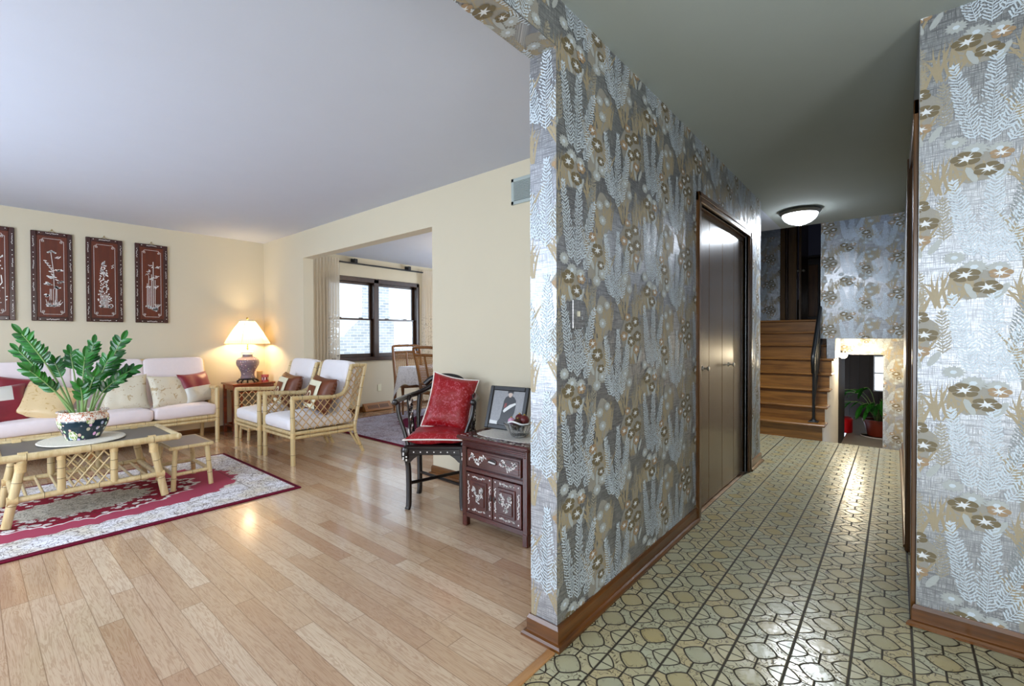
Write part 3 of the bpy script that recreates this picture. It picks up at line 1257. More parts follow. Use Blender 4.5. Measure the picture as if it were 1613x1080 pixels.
baseboard('baseboard_hall', [(XW, YC), (XW, CY0 - 0.055)], 0.082, [(1, 0)], (1, 0))
baseboard('baseboard_pilaster', [(XL, YC), (XW, YC)], 0.082, [(0, -1)], (1, 1))
baseboard('baseboard_hall_end', [(XW, CY1 + 0.055), (XW, 4.80)], 0.082, [(1, 0)], (0, 1))
baseboard('baseboard_living_side', [(XL, YC), (XL, YV)], 0.082, [(-1, 0)], (1, 0))
baseboard('baseboard_back_right', [(XL - 0.02, YV), (-3.048, YV)], 0.075, [(0, -1)], (0, 1))
baseboard('baseboard_opening', [(-3.048, YV), (-3.048, YB)], 0.075, [(-1, 0)], (1, 0))
baseboard('baseboard_back_left', [(-5.387, YV), (XP + 0.02, YV)], 0.075, [(0, -1)])
baseboard('baseboard_left', [(XP, YV - 0.02), (XP, -1.7)], 0.075, [(1, 0)])
baseboard('baseboard_dining', [(XP, 6.88), (XP, YB)], 0.08, [(1, 0)])

# closet casing + bifold doors
b = MB()
CP = XW + 0.017
for y0, y1 in ((CY0 - 0.06, CY0), (CY1, CY1 + 0.06)):
    b.box(XW - 0.02, CP, y0, y1, 0, CZ + 0.06, 'trimz', 0.004)
    b.box(CP, CP + 0.006, y0 + (0 if y0 < CY0 - .01 else 0.035), y1 - (0.035 if y0 < CY0 - .01 else 0), 0, CZ + 0.06, 'trimz', 0.002)
b.box(XW - 0.02, CP, CY0 - 0.06, CY1 + 0.06, CZ, CZ + 0.06, 'trim', 0.004)
b.box(CP, CP + 0.006, CY0 - 0.06, CY1 + 0.06, CZ + 0.032, CZ + 0.06, 'trim', 0.002)
b.box(XL, XW - 0.02, CY0 - 0.02, CY0, 0, CZ, 'trimz')
b.box(XL, XW - 0.02, CY1, CY1 + 0.02, 0, CZ, 'trimz')
b.box(XL, XW - 0.02, CY0, CY1, CZ - 0.012, CZ, 'trim')
b.box(XW - 0.075, XW - 0.035, CY0, CY1, CZ - 0.045, CZ - 0.012, 'bamboo_dark')
struct(b, 'trim_2')


def bifold(name, label, y0, y1, ky):
    t = thing(name, label, 'door', (XW - 0.05, (y0 + y1) / 2, 0.012), 0, 'closet bifold doors')
    ym = (y0 + y1) / 2
    for a, c in ((y0 + 0.002, ym - 0.0015), (ym + 0.0015, y1 - 0.002)):
        b = MB()
        b.box(XW - 0.068, XW - 0.033, a, c, 0.012, CZ - 0.05, 'doorwood', 0.002)
        b.build('door_leaf', t)
    b = MB()
    prof = [(0.019, 0.0), (0.019, 0.003), (0.006, 0.006), (0.0055, 0.026), (0.012, 0.030), (0.0165, 0.036), (0.0165, 0.040), (0.010, 0.043), (0.0, 0.044)]
    q = MB()
    q.lathe(prof, (0, 0, 0), 'nickel', 16)
    b.add([(XW - 0.033 + z, ky + x, 0.955 + y) for x, y, z in q.v], q.f, 'nickel', True)
    b.build('knob', t, label='brushed metal knob')
    return t


ymid = (CY0 + CY1) / 2
bifold('bifold_door', 'near brown bifold closet door with a round knob', CY0, ymid, 3.23)
bifold('bifold_door', 'far brown bifold closet door beside the end of the wallpapered wall', ymid, CY1, 3.86)

# right-hand wall: foil-papered face towards the camera and the doorway just round its corner
XR, YR = 0.070, 2.4704
b = MB()
b.box(XR, 1.7, YR, YR + 0.12, 0, H, 'foil')
b.box(XR, XR + 0.12, YR + 0.12, 3.32, 2.10, H, 'foil')
b.box(XR, XR + 0.12, 3.32, 6.2, 0, H, 'foil')
paper(b, (0, YR, 0), (1, 0, 0), (0, -1, 0), XR + 0.002, 0.9, 0.0, H, 0.115, ZP, scale=1.0)
struct(b, 'wall_right')
b = MB()
b.box(XR - 0.016, XR, YR + 0.012, YR + 0.062, 0, 2.13, 'trimz', 0.003)
b.box(XR - 0.016, XR, 3.27, 3.33, 0, 2.13, 'trimz', 0.003)
b.box(XR - 0.016, XR, YR + 0.012, 3.33, 2.07, 2.13, 'trim', 0.003)
b.box(XR - 0.024, XR - 0.014, 3.28, 3.33, 0.0, 2.13, 'trimz', 0.002)
struct(b, 'trim_3')
b = MB()
b.box(XR + 0.04, XR + 0.075, YR + 0.125, 3.27, 0.01, 2.07, 'doorwood', 0.002)
struct(b, 'door_2')
baseboard('baseboard_right', [(XR, YR), (1.69, YR)], 0.082, [(0, -1)], (1, 0))
baseboard('baseboard_right_hall', [(XR, 3.335), (XR, YF)], 0.082, [(-1, 0)])

# ------------------------------------------------------------------ stairs, upper hall, lower level
NT_ = 8
RUN, RISE = 0.24, 0.1775
XS0, XS1 = -2.35, -0.622
st = MB()
for i in range(NT_):
    y0 = YF + 0.015 + RUN * i
    x1 = XS1 if i < 5 else -0.705 - 0.02 * (i - 5)
    ztop = RISE * (i + 1)
    yend = (y0 + RUN if i < 4 else 8.06) if i < 5 else 9.0
    st.box(XS0, x1, y0, yend, -0.6 if i < 5 else ztop - RISE - 0.1, ztop - 0.028, 'stairwood', fm={'+x': 'skirt'})
for i in range(NT_):
    y0 = YF + 0.015 + RUN * i
    x1 = XS1 + 0.028 if i < 5 else -0.705 - 0.02 * (i - 5)
    ztop = RISE * (i + 1)
    st.box(XS0, x1, y0 - 0.028, y0 + RUN + (0.01 if i < NT_ - 1 else 2.6), ztop - 0.028, ztop, 'stairwood', 0.009)
struct(st, 'floor_stairs')

b = MB()
b.box(-0.761, 1.2, 7.30, 7.42, 1.146, 4.0, 'foil')
b.box(-0.690, -0.60, 7.30, 8.08, 0.885, 1.146, 'foil', fm={'+x': 'skirt'})
b.box(-0.60, 0.4, 7.42, 8.3, 1.146, 1.25, 'white')
paper(b, (0, 7.30, 0), (1, 0, 0), (0, -1, 0), -0.759, 0.35, 1.148, 2.9, -0.60, ZP + 0.06)
struct(b, 'wall_bulkhead')
b = MB()
b.box(-0.66, 0.4, 8.30, 8.38, 0.913, 1.30, 'foil')
b.box(-0.127, 0.4, 8.30, 8.38, -1.0, 0.913, 'foil')
paper(b, (0, 8.30, 0), (1, 0, 0), (0, -1, 0), -0.62, 0.3, 0.915, 1.14, -0.66, ZP + 0.06)
paper(b, (0, 8.30, 0), (1, 0, 0), (0, -1, 0), -0.125, 0.3, -0.4, 0.913, -0.30, ZP)
struct(b, 'wall_lower')
b = MB()
b.box(-0.64, 1.2, 6.2, 13.0, -0.62, -0.5, 'slabtile')
struct(b, 'floor_lower')
b = MB()
b.box(-2.4, 1.2, 12.0, 12.1, -0.6, 2.0, 'dark_wall')
for k in range(14):
    b.box(-1.55 + k * 0.16, -1.54 + k * 0.16, 11.985, 12.0, -0.5, 2.0, 'black')
b.box(0.3, 0.42, 6.2, 12.0, -0.6, 1.15, 'skirt')
b.box(-0.76, -0.64, 8.08, 9.4, -0.6, 1.15, 'dark_wall')
b.box(-2.4, -2.3, 8.0, 12.0, -0.6, 1.4, 'dark_wall')
b.box(-2.4, 0.42, 8.38, 12.1, 1.36, 1.40, 'dark_wall')
struct(b, 'wall_lower_back')
# lower-level window: double-hung, its panes glow by themselves in place of daylight
b = MB()
b.box(-0.335, 0.06, 11.95, 12.0, 0.05, 0.78, 'white')
b.box(-0.31, 0.04, 11.93, 11.96, 0.41, 0.44, 'white')
w3 = struct(b, 'window_3')
M['glowpane'] = m_emit('glowing_daylight_pane', 'e8f2ff', 3.0)
b = MB()
b.box(-0.31, 0.03, 11.944, 11.95, 0.08, 0.41, 'glowpane')
b.box(-0.31, 0.03, 11.944, 11.95, 0.44, 0.75, 'glowpane')
p = b.build('pane', w3)
# upper hall
b = MB()
b.box(-2.35, -1.515, 9.0, 9.1, 1.3, 4.0, 'foil')
paper(b, (0, 9.0, 0), (1, 0, 0), (0, -1, 0), -1.9, -1.515, 1.42, 2.9, -1.6, ZP)
struct(b, 'wall_upper')
b = MB()
b.box(-1.515, -1.44, 8.97, 9.1, 1.42, 3.55, 'doorwood', 0.006)
b.box(-1.425, -1.415, 8.99, 9.1, 1.42, 3.55, 'trimz')
b.box(-1.393, -1.275, 8.96, 9.1, 1.42, 3.55, 'doorwood', 0.006)
struct(b, 'trim_4')
b = MB()
b.box(-0.76, -0.66, 7.42, 13.0, 1.42, 4.0, 'purple')
b.box(-2.4, -0.66, 12.9, 13.0, 1.42, 4.0, 'purple')
b.box(-2.4, -0.66, 6.2, 13.0, 4.0, 4.1, 'ceil')
b.box(-2.4, 1.2, 6.17, 6.25, 2.54, 4.1, 'ceil')
b.box(-2.45, -2.35, 8.9, 13.0, 1.4, 4.0, 'purple')
b.box(0.9, 1.2, 6.2, 7.3, -0.6, 4.0, 'white')
struct(b, 'wall_upper_back')
t = thing('bedroom_door', 'dark door standing open at the top of the stairs with two small bright knobs', 'door', (-1.262, 9.1, 1.42))
b = MB()
b.box(-1.262, -1.225, 9.12, 9.9, 1.43, 3.42, 'doorwood', 0.003)
b.build('door_leaf', t)
b = MB()
b.sq((-1.20, 9.18, 2.30), (0.026, 0.026, 0.026), 1, 1, 'nickel', 8, 12)
b.tube([(-1.225, 9.18, 2.30), (-1.20, 9.18, 2.30)], 0.009, 'nickel')
b.sq((-1.287, 9.18, 2.30), (0.026, 0.026, 0.026), 1, 1, 'nickel', 8, 12)
b.tube([(-1.262, 9.18, 2.30), (-1.28, 9.18, 2.30)], 0.009, 'nickel')
b.build('knob', t, label='bright metal knobs on both faces')
t = thing('armoire', 'dark wooden armoire in the unlit room beyond the top of the stairs', 'armoire', (-1.15, 11.3, 1.42))
b = MB()
b.box(-1.42, -0.86, 11.0, 11.6, 1.42, 2.75, 'armoire', 0.01)
b.build('body', t)
b = MB()
b.box(-1.45, -0.83, 10.97, 11.6, 2.75, 2.82, 'armoire', 0.02)
b.build('cornice', t)
for x0, x1 in ((-1.40, -1.145), (-1.135, -0.88)):
    b = MB()
    b.box(x0, x1, 10.98, 11.0, 1.5, 2.7, 'armoire', 0.006)
    b.box(x0 + .05, x1 - .05, 10.97, 10.98, 1.58, 2.62, 'chairwood', 0.008)
    b.build('door', t)

# dining window
wn = MB()
fx0, fx1 = XP - 0.11, XP + 0.02
wn.box(fx0, fx1, WY0 - 0.01, WY0 + 0.055, WZ0, WZ1, 'windowwood', 0.004)
wn.box(fx0, fx1, WY1 - 0.055, WY1 + 0.01, WZ0, WZ1, 'windowwood', 0.004)
wn.box(fx0, fx1, WY0, WY1, WZ1 - 0.06, WZ1 + 0.012, 'windowwood', 0.004)
wn.box(fx0, fx1, 4.255, 4.345, WZ0, WZ1, 'windowwood', 0.004)
wn.box(fx0, fx1 + 0.03, WY0 - 0.03, WY1 + 0.03, WZ0 - 0.05, WZ0 + 0.01, 'windowwood', 0.006)
win = struct(wn, 'window_1')
for (y0, y1) in ((WY0 + 0.055, 4.255), (4.345, WY1 - 0.055)):
    for (z0, z1, xo) in ((WZ0 + 0.01, 1.485, XP - 0.05), (1.46, WZ1 - 0.06, XP - 0.085)):
        b = MB()
        low = z0 < 1.2
        b.box(xo - .015, xo + .015, y0, y0 + .035, z0, z1, 'windowwood', .003)
        b.box(xo - .015, xo + .015, y1 - .035, y1, z0, z1, 'windowwood', .003)
        b.box(xo - .015, xo + .015, y0, y1, z0, z0 + (.055 if low else .028), 'windowwood', .003)
        b.box(xo - .015, xo + .015, y0, y1, z1 - (.028 if low else .035), z1, 'windowwood', .003)
        if low:
            for yy in (y0 + 0.2, y1 - 0.2):
                b.box(xo - .02, xo + .012, yy - .03, yy + .03, z1, z1 + .014, 'windowwood', .004)
        sash = b.build('sash', win)
        b = MB()
        b.box(xo - .002, xo + .002, y0 + .035, y1 - .035, z0 + .03, z1 - .03, 'pane')
        b.build('pane', sash)

# neighbour's house outside the window
b = MB()
b.box(-11.6, -11.0, -4, 16, -1.0, 5.5, 'siding')
tag(b.build('neighbour_house'), 'white sided neighbour house with pale brick seen through the dining window', 'house')
b = MB()
b.box(-11.5, -6.62, -6, 18, -0.6, -0.5, 'slabtile')
struct(b, 'ground_outside')

# ------------------------------------------------------------------ furniture of the living room
def loc_T(loc, rz=0, rx=0, ry=0):
    return Matrix.Translation(loc) @ Matrix.Rotation(rz, 4, 'Z') @ Matrix.Rotation(rx, 4, 'X') @ Matrix.Rotation(ry, 4, 'Y')


def seg_clip(a, b, inside):
    """portion of segment a-b (2-D) inside a convex/any region by sampling"""
    n = 60
    ins = [inside(a[0] + (b[0] - a[0]) * i / n, a[1] + (b[1] - a[1]) * i / n) for i in range(n + 1)]
    out, s = [], None
    for i, k in enumerate(ins + [False]):
        if k and s is None: s = i
        if not k and s is not None:
            if i - 1 > s: out.append((s / n, (i - 1) / n))
            s = None
    return [((a[0] + (b[0] - a[0]) * p, a[1] + (b[1] - a[1]) * p), (a[0] + (b[0] - a[0]) * q, a[1] + (b[1] - a[1]) * q)) for p, q in out]


def smooth_path(pts, n=5):
    """Catmull-Rom through points"""
    P = [Vector(p) for p in pts]
    P = [P[0] * 2 - P[1]] + P + [P[-1] * 2 - P[-2]]
    out = []
    for i in range(1, len(P) - 2):
        for k in range(n):
            t = k / n
            a, b, c, d = P[i - 1], P[i], P[i + 1], P[i + 2]
            out.append(0.5 * ((2 * b) + (c - a) * t + (2 * a - 5 * b + 4 * c - d) * t * t + (3 * b - a - 3 * c + d) * t ** 3))
    out.append(P[-2])
    return out


# ---- rattan armchair (local frame: front towards -y, front legs at y = 0)
def make_armchair(label):
    t = thing('rattan_armchair', label, 'armchair', (0, 0, 0), 0, 'rattan armchairs in front of the dining opening')
    W = 0.302
    for s in (-1, 1):
        b = MB()
        b.bamboo((s * W, 0, 0), (s * W, 0, 0.615), 0.021, [0.16, 0.42, 0.72])
        b.wrap((s * W, 0, 0.275), (0, 0, 1), 0.022, 0.05)
        b.build('front_leg', t, True)
        b = MB()
        pts = smooth_path([(s * W, 0.72, 0.0), (s * W, 0.675, 0.10), (s * W, 0.625, 0.245), (s * W, 0.655, 0.42), (s * W, 0.70, 0.66), (s * W, 0.755, 0.905)], 4)
        b.tube(pts, [0.017] * 8 + [0.019] * (len(pts) - 8), 'bamboo', 10)
        for i in (3, 7, 10, 13, 16, 18):
            d = (pts[i + 1] - pts[i]).normalized() if i + 1 < len(pts) else Vector((0, 0, 1))
            b.tube([pts[i] - d * .0016, pts[i] + d * .0016], 0.0202, 'bamboo_dark', 10, False)
        b.bamboo((s * W, 0.575, 0.225), (s * W, 0.66, 0.085), 0.011, [])
        b.build('rear_leg', t, True)
        b = MB()
        arm = smooth_path([(s * W, -0.012, 0.618), (s * W, 0.15, 0.612), (s * W, 0.36, 0.598), (s * W, 0.475, 0.612), (s * W, 0.53, 0.665), (s * W, 0.56, 0.765), (s * W, 0.60, 0.90)], 5)
        b.tube(arm, 0.0205, 'bamboo', 10)
        for i in (3, 7, 12, 24, 28):
            d = (arm[i + 1] - arm[i]).normalized()
            b.tube([arm[i] - d * .0016, arm[i] + d * .0016], 0.0217, 'bamboo_dark', 10, False)
        b.bamboo((s * W, 0.60, 0.893), (s * W, 0.76, 0.893), 0.017, [0.5])
        b.wrap((s * W, 0.02, 0.617), (0, 1, 0), 0.021, 0.05)
        b.build('arm', t, True)
        # lattice between seat rail, arm and rear post
        b = MB()

        def inside(y, z):
            zr = 0.31
            yp = 0.625 + (z - 0.245) * 0.185
            if y < 0.02 or z < zr or y > yp: return False
            if y <= 0.475: return z < 0.605
            if y < 0.60: return z < 0.605 or (z - 0.612) < (y - 0.475) * 2.3 or y > 0.475 + (z - 0.612) * 0.43
            return z < 0.885
        for k in range(-14, 22):
            for sl in (1.15, -1.15):
                c = k * 0.082
                a, e = (0.0, c if sl > 0 else c + 0.2), (0.8, (c if sl > 0 else c + 0.2) + 0.8 * sl)
                for (p, q) in seg_clip(a, e, inside):
                    o = 0.003 if sl > 0 else -0.003
                    b.tube([(s * W + o, p[0], p[1]), (s * W + o, q[0], q[1])], 0.0046, 'rattan', 5, False)
        b.build('side_lattice', t, True)
    b = MB()
    for z, r in ((0.292, 0.018), (0.253, 0.016)):
        b.bamboo((-W, 0, z), (W, 0, z), r)
        b.bamboo((-W, 0.63, z), (W, 0.63, z), r)
        for s in (-1, 1):
            b.bamboo((s * W, 0, z), (s * W, 0.625, z - 0.01), r)
    b.box(-W, W, 0.01, 0.63, 0.286, 0.296, 'rattan')
    b.build('seat_frame', t, True)
    b = MB()
    b.bamboo((-W, 0.755, 0.893), (W, 0.755, 0.893), 0.017)
    b.bamboo((-W, 0.66, 0.45), (W, 0.66, 0.45), 0.015)
    for k in range(-5, 12):
        for sl in (1, -1):
            a = (-0.3, 0.45 + k * 0.085 if sl > 0 else 0.45 + k * 0.085)
            for p, q in seg_clip(a, (0.3, a[1] + sl * 0.69), lambda x, z: 0.45 < z < 0.89):
                yy = lambda z: 0.66 + (z - 0.45) * 0.215
                b.tube([(p[0], yy(p[1]), p[1]), (q[0], yy(q[1]), q[1])], 0.0045, 'rattan', 5, False)
    b.build('back_frame', t, True)
    b = MB()
    b.sq((0, 0.30, 0.366), (0.288, 0.325, 0.068), 0.42, 0.16, 'cushion_b', 12, 44, wob=lambda p: Vector((p.x, p.y, p.z + (0.012 * (1 - (p.x / .29) ** 2) if p.z > 0 else 0))))
    b.build('seat_cushion', t, True)
    b = MB()
    T = loc_T((0, 0.578, 0.655), 0, -0.215)
    b.sq((0, 0, 0), (0.272, 0.062, 0.285), 0.22, 0.34, 'cushion_b', 18, 40, T=T, wob=lambda p: Vector((p.x, p.y - 0.014 * (1 - (p.x / .28) ** 2) * (1 - (p.z / .29) ** 2) * (1 if p.y < 0 else 0), p.z)))
    b.build('back_cushion', t, True)
    return t


ac = make_armchair('nearer rattan armchair with white cushions, the one by the dining rug')
ac.location = (-4.530, 1.912, 0)
ac2 = dup(ac, (-5.182, 1.878, 0), 0, 'farther rattan armchair with white cushions, the one beside the lamp table')


def throw_brown(loc, rz, rx, ry, label, seed):
    t = thing('throw_pillow', label, 'pillow', loc, 0, 'brown pillows on the armchairs')
    T = loc_T((0, 0, 0), rz, rx, ry)
    b = MB()
    b.pillow(T, 0.37, 0.36, 0.15, 'brownsatin', 16, None, 0.0015, seed)
    k = 0
    for s in (-1, 1):       # ruffled side edges
        for i in range(22):
            v = -0.5 + i / 21
            b.tube([T @ Vector((s * 0.17, -0.01, v * .33)), T @ Vector((s * (0.196 + 0.006 * sin(i * 2.2)), 0.012 * sin(i * 3.1), v * .345))], [0.006, 0.004], 'brownsatin', 5)
    b.build('cover', t, True)
    b = MB()
    def face(u, v, h): return T @ Vector((u, -(0.075 * ((1 - (u / .185) ** 4) * (1 - (v / .18) ** 4)) ** .55) - h, v))
    n = 8
    def patch(x0, x1, z0, z1, h, mat):
        g = [[face(x0 + (x1 - x0) * i / n, z0 + (z1 - z0) * j / n, h) for j in range(n + 1)] for i in range(n + 1)]
        for i in range(n):
            for j in range(n):
                b.poly([g[i][j], g[i + 1][j], g[i + 1][j + 1], g[i][j + 1]], mat, True)
    patch(-0.165, 0.065, -0.155, 0.12, 0.009, 'ivory')
    patch(-0.115, 0.012, -0.115, 0.065, 0.014, 'brownsatin')
    b.poly([face(-0.052 + 0.030 * cos(2 * pi * k / 18), -0.03 + 0.042 * sin(2 * pi * k / 18), 0.018) for k in range(18)], 'ivory')
    b.poly([face(-0.052 + 0.016 * cos(2 * pi * k / 14), -0.03 + 0.026 * sin(2 * pi * k / 14), 0.021) for k in range(14)], 'brownsatin')
    b.build('applique', t, True, label='ivory square with a dark medallion')
    return t


throw_brown((-4.40, 2.27, 0.612), 0.10, -0.30, 0.10, 'brown ruffled pillow with ivory square on the nearer armchair', 3)
throw_brown((-5.05, 2.24, 0.612), 0.06, -0.30, 0.10, 'brown ruffled pillow with ivory square on the farther armchair', 5)

# ---- sofa
SY0, SY1 = 0.085, 1.815
t = thing('rattan_sofa', 'long rattan sofa with pinkish white cushions below the four wall panels', 'sofa', (-6.15, (SY0 + SY1) / 2, 0))
for y in (SY0, SY1):
    b = MB()
    b.bamboo((-5.88, y, 0), (-5.88, y, 0.62), 0.022, [0.05, 0.45, 0.62])
    b.build('front_leg', t)
    b = MB()
    b.tube(smooth_path([(-6.42, y, 0), (-6.38, y, 0.25), (-6.40, y, 0.5), (-6.44, y, 0.925)], 4), 0.02, 'bamboo', 10)
    b.build('rear_leg', t)
    b = MB()
    b.tube(smooth_path([(-5.872, y, 0.62), (-6.10, y, 0.612), (-6.27, y, 0.63), (-6.34, y, 0.72), (-6.39, y, 0.915)], 5), 0.02, 'bamboo', 10)
    b.wrap((-5.89, y, 0.62), (1, 0, 0), 0.021, 0.05)
    b.build('arm', t)
    b = MB()
    for k in range(12):
        b.tube([(-5.90, y, 0.33), (-5.90 - 0.035 * k, y, 0.60)], 0.006, 'rattan', 5, False)
        b.tube([(-6.33, y, 0.33), (-6.33 + 0.035 * k, y, 0.60)], 0.006, 'rattan', 5, False)
    b.build('arm_panel', t)
b = MB()
for z, r in ((0.298, 0.02), (0.258, 0.018)):
    b.bamboo((-5.88, SY0, z), (-5.88, SY1, z), r)
    b.bamboo((-6.38, SY0, z), (-6.38, SY1, z), r)
    for y in (SY0, SY1):
        b.bamboo((-5.88, y, z), (-6.38, y, z), r)
b.box(-6.37, -5.89, SY0 + .01, SY1 - .01, 0.296, 0.306, 'rattan')
b.build('seat_frame', t)
b = MB()
b.bamboo((-6.435, SY0, 0.922), (-6.435, SY1, 0.922), 0.021)
b.bamboo((-6.41, SY0, 0.55), (-6.41, SY1, 0.55), 0.016)
for k in range(9):
    y = SY0 + (SY1 - SY0) * (k + 0.5) / 9
    b.bamboo((-6.385, y, 0.3), (-6.435, y, 0.915), 0.011, [])
b.build('back_frame', t)
for y in (0.75, 1.27):
    b = MB()
    b.box(-6.06, -6.02, y, y + .04, 0, .25, 'ladder')
    b.build('centre_support', t)
cw = (SY1 - SY0 - 0.02) / 3
for k in range(3):
    yc = SY0 + 0.01 + cw * (k + 0.5)
    b = MB()
    b.sq((-6.11, yc, 0.378), (0.262, cw / 2 + 0.002, 0.070), 0.40, 0.14, 'cushion', 12, 48, wob=lambda p: Vector((p.x, p.y + 0.004 * sin(p.x * 60), p.z + 0.004 * sin(p.y * 70) * (1 if p.x > .1 else .2) + (0.014 * (1 - (p.y / (cw / 2)) ** 2) if p.z > 0 else 0))))
    b.build('seat_cushion', t)
for k in range(3):
    yc = SY0 + 0.01 + cw * (k + 0.5)
    b = MB()
    b.sq((0, 0, 0), (0.070, cw / 2 + 0.002, 0.272), 0.16, 0.20, 'cushion', 20, 48, T=loc_T((-6.315, yc, 0.678), 0, 0, -0.20))
    b.build('back_cushion', t)


def throw(name, label, loc, rz, rx, ry, w, h, th, mat, seed, matf=None, group='throw pillows on the sofa', crumple=0.004):
    """pillow whose face looks along +x when rz = 0"""
    b = MB()
    b.pillow(loc_T((0, 0, 0), rz + pi / 2, rx, ry), w, h, th, mat, 18, matf, crumple, seed)
    o = b.build(name)
    o.location = loc
    return tag(o, label, 'pillow', group)


throw('throw_pillow', 'cream brocade pillow at the right end of the sofa, in front of the burgundy one', (-6.045, 1.42, 0.600), 0.30, -0.42, 0.06, 0.40, 0.37, 0.13, 'brocade', 1)
throw('throw_pillow', 'burgundy and silver two-tone pillow in the sofa corner by the lamp table', (-6.10, 1.68, 0.615), 0.42, -0.36, -0.06, 0.36, 0.36, 0.12, 'silversatin', 2, lambda u, v, s: 'burgundy' if v > 0.05 else 'silversatin')
throw('throw_pillow', 'cream brocade pillow behind the right side of the potted plant', (-6.10, 1.04, 0.612), -0.04, -0.34, -0.02, 0.40, 0.38, 0.13, 'brocade', 3)
throw('throw_pillow', 'golden cream brocade pillow leaning left of the potted plant', (-6.02, 0.475, 0.590), -0.10, -0.62, 0.34, 0.40, 0.38, 0.13, 'brocade_gold', 4)
throw('throw_pillow', 'dark red pillow with a cream top, cut by the left edge of the picture', (-6.03, 0.15, 0.585), 0.05, -0.42, -0.06, 0.42, 0.38, 0.13, 'burgundy', 5, lambda u, v, s: 'silversatin' if v > 0.12 and u < 0.55 else 'burgundy')
throw('throw_pillow', 'plain dark red pillow peeking out behind the golden brocade one', (-6.16, 0.31, 0.635), 0.0, -0.25, 0.16, 0.40, 0.38, 0.12, 'burgundy', 6)

# ---- coffee table
t = thing('coffee_table', 'long low bamboo coffee table with a dark top, on the red and white rug', 'table', (-4.42, 0.57, 0))
TX0, TX1, TY0, TY1, TZ = -4.722, -4.118, 0.11, 1.01, 0.452
b = MB()
b.box(TX0 + .02, TX1 - .02, TY0 + .02, TY1 - .02, TZ - 0.025, TZ - 0.002, 'laminate', 0.003)
b.build('table_top', t, label='dark laminate top')
b = MB()
for x in (TX0, TX1):
    b.bamboo((x, TY0, TZ - 0.012), (x, TY1, TZ - 0.012), 0.024)
for y in (TY0, TY1):
    b.bamboo((TX0, y, TZ - 0.012), (TX1, y, TZ - 0.012), 0.024, [0.3, 0.8])
for x in (TX0, TX1):
    for y in (TY0, TY1):
        b.sq((x, y, TZ - 0.012), (0.026, 0.026, 0.026), 1, 1, 'bamboo', 8, 12)
b.build('top_rim', t)
for x in (TX0 + .02, TX1 - .012):
    for y0, y1 in ((0.215, 0.140), (0.855, 0.930)):
        b = MB()
        b.bamboo((x, y0, TZ - 0.02), (x, y1, 0.02), 0.024, [0.35, 0.68])
        b.wrap((x, y0, TZ - 0.008), (0, 1, 0), 0.026, 0.045)
        b.wrap((x, y0 + (y1 - y0) * .14, TZ - 0.075), (0, 0, 1), 0.0255, 0.06)
        b.wrap((x, y0 + (y1 - y0) * .62, 0.18), (0, 1, 0), 0.026, 0.05)
        b.build('leg', t)
b = MB()
for x in (TX0 + .02, TX1 - .012):
    b.bamboo((x, 0.16, 0.18), (x, 0.91, 0.18), 0.019)
for y in (0.18, 0.89):
    b.bamboo((TX0 + .02, y, 0.18), (TX1 - .012, y, 0.18), 0.019, [0.5])
b.build('lower_rail', t)
b = MB()
for k in range(9):
    y = 0.23 + k * 0.075
    b.tube([(TX0 + .03, y, 0.18), (TX1 - .02, y, 0.18)], 0.0085, 'bamboo', 8)
b.build('shelf_slats', t)
for x in (TX0 + .02, TX1 - .012):
    b = MB()
    for y in (0.385, 0.645):
        b.bamboo((x, y, 0.185), (x, y, TZ - 0.02), 0.021, [0.35, 0.62])
        b.wrap((x, y, TZ - 0.045), (0, 0, 1), 0.022, 0.03)
    ins = lambda y, z: 0.405 < y < 0.628 and 0.195 < z < 0.425
    for k in range(-8, 14):
        for sl in (1.35, -1.35):
            a = (0.30, 0.19 + k * 0.088)
            for p, q in seg_clip(a, (0.72, a[1] + sl * 0.42), ins):
                o = .003 if sl > 0 else -.003
                b.tube([(x + o, p[0], p[1]), (x + o, q[0], q[1])], 0.0052, 'bamboo', 6, False)
    b.build('lattice_panel', t)


# ---- small bamboo nest stool
def make_stool(label, loc, rz=0):
    t = thing('bamboo_stool', label, 'stool', (0, 0, 0), 0, 'small bamboo nest stools')
    b = MB()
    b.box(-0.215, 0.215, -0.135, 0.135, 0.318, 0.334, 'laminate_b', 0.004)
    b.build('stool_top', t, True, label='brown laminate top')
    b = MB()
    pts = []
    for (x, y) in ((0.215, 0.135), (-0.215, 0.135), (-0.215, -0.135), (0.215, -0.135)):
        pts.append((x, y, 0.322))
    for p, q in zip(pts, pts[1:] + pts[:1]):
        b.bamboo(p, q, 0.014, [0.4])
    b.build('top_rim', t, True)
    for sx in (-1, 1):
        for sy in (-1, 1):
            b = MB()
            b.bamboo((sx * 0.195, sy * 0.105, 0.31), (sx * 0.215, sy * 0.125, 0.0), 0.017, [0.4, 0.7])
            b.bamboo((sx * 0.165, sy * 0.10, 0.31), (sx * 0.205, sy * 0.12, 0.13), 0.011, [])
            b.build('leg', t, True)
    b = MB()
    for sy in (-1, 1):
        b.bamboo((-0.207, sy * 0.118, 0.12), (0.207, sy * 0.118, 0.12), 0.014, [0.35])
    for sx in (-1, 1):
        b.bamboo((sx * 0.207, -0.118, 0.12), (sx * 0.207, 0.118, 0.12), 0.014, [0.5])
    b.build('stretcher', t, True)
    t.location = loc
    t.rotation_euler = (0, 0, rz)
    return t


stool = make_stool('small bamboo stool with a brown top, pulled out at the end of the coffee table', (-4.40, 1.118, 0.014))
stool2 = dup(stool, (-5.80, 2.28, 0), pi / 2, 'small bamboo stool standing behind the farther armchair, near the lamp table')

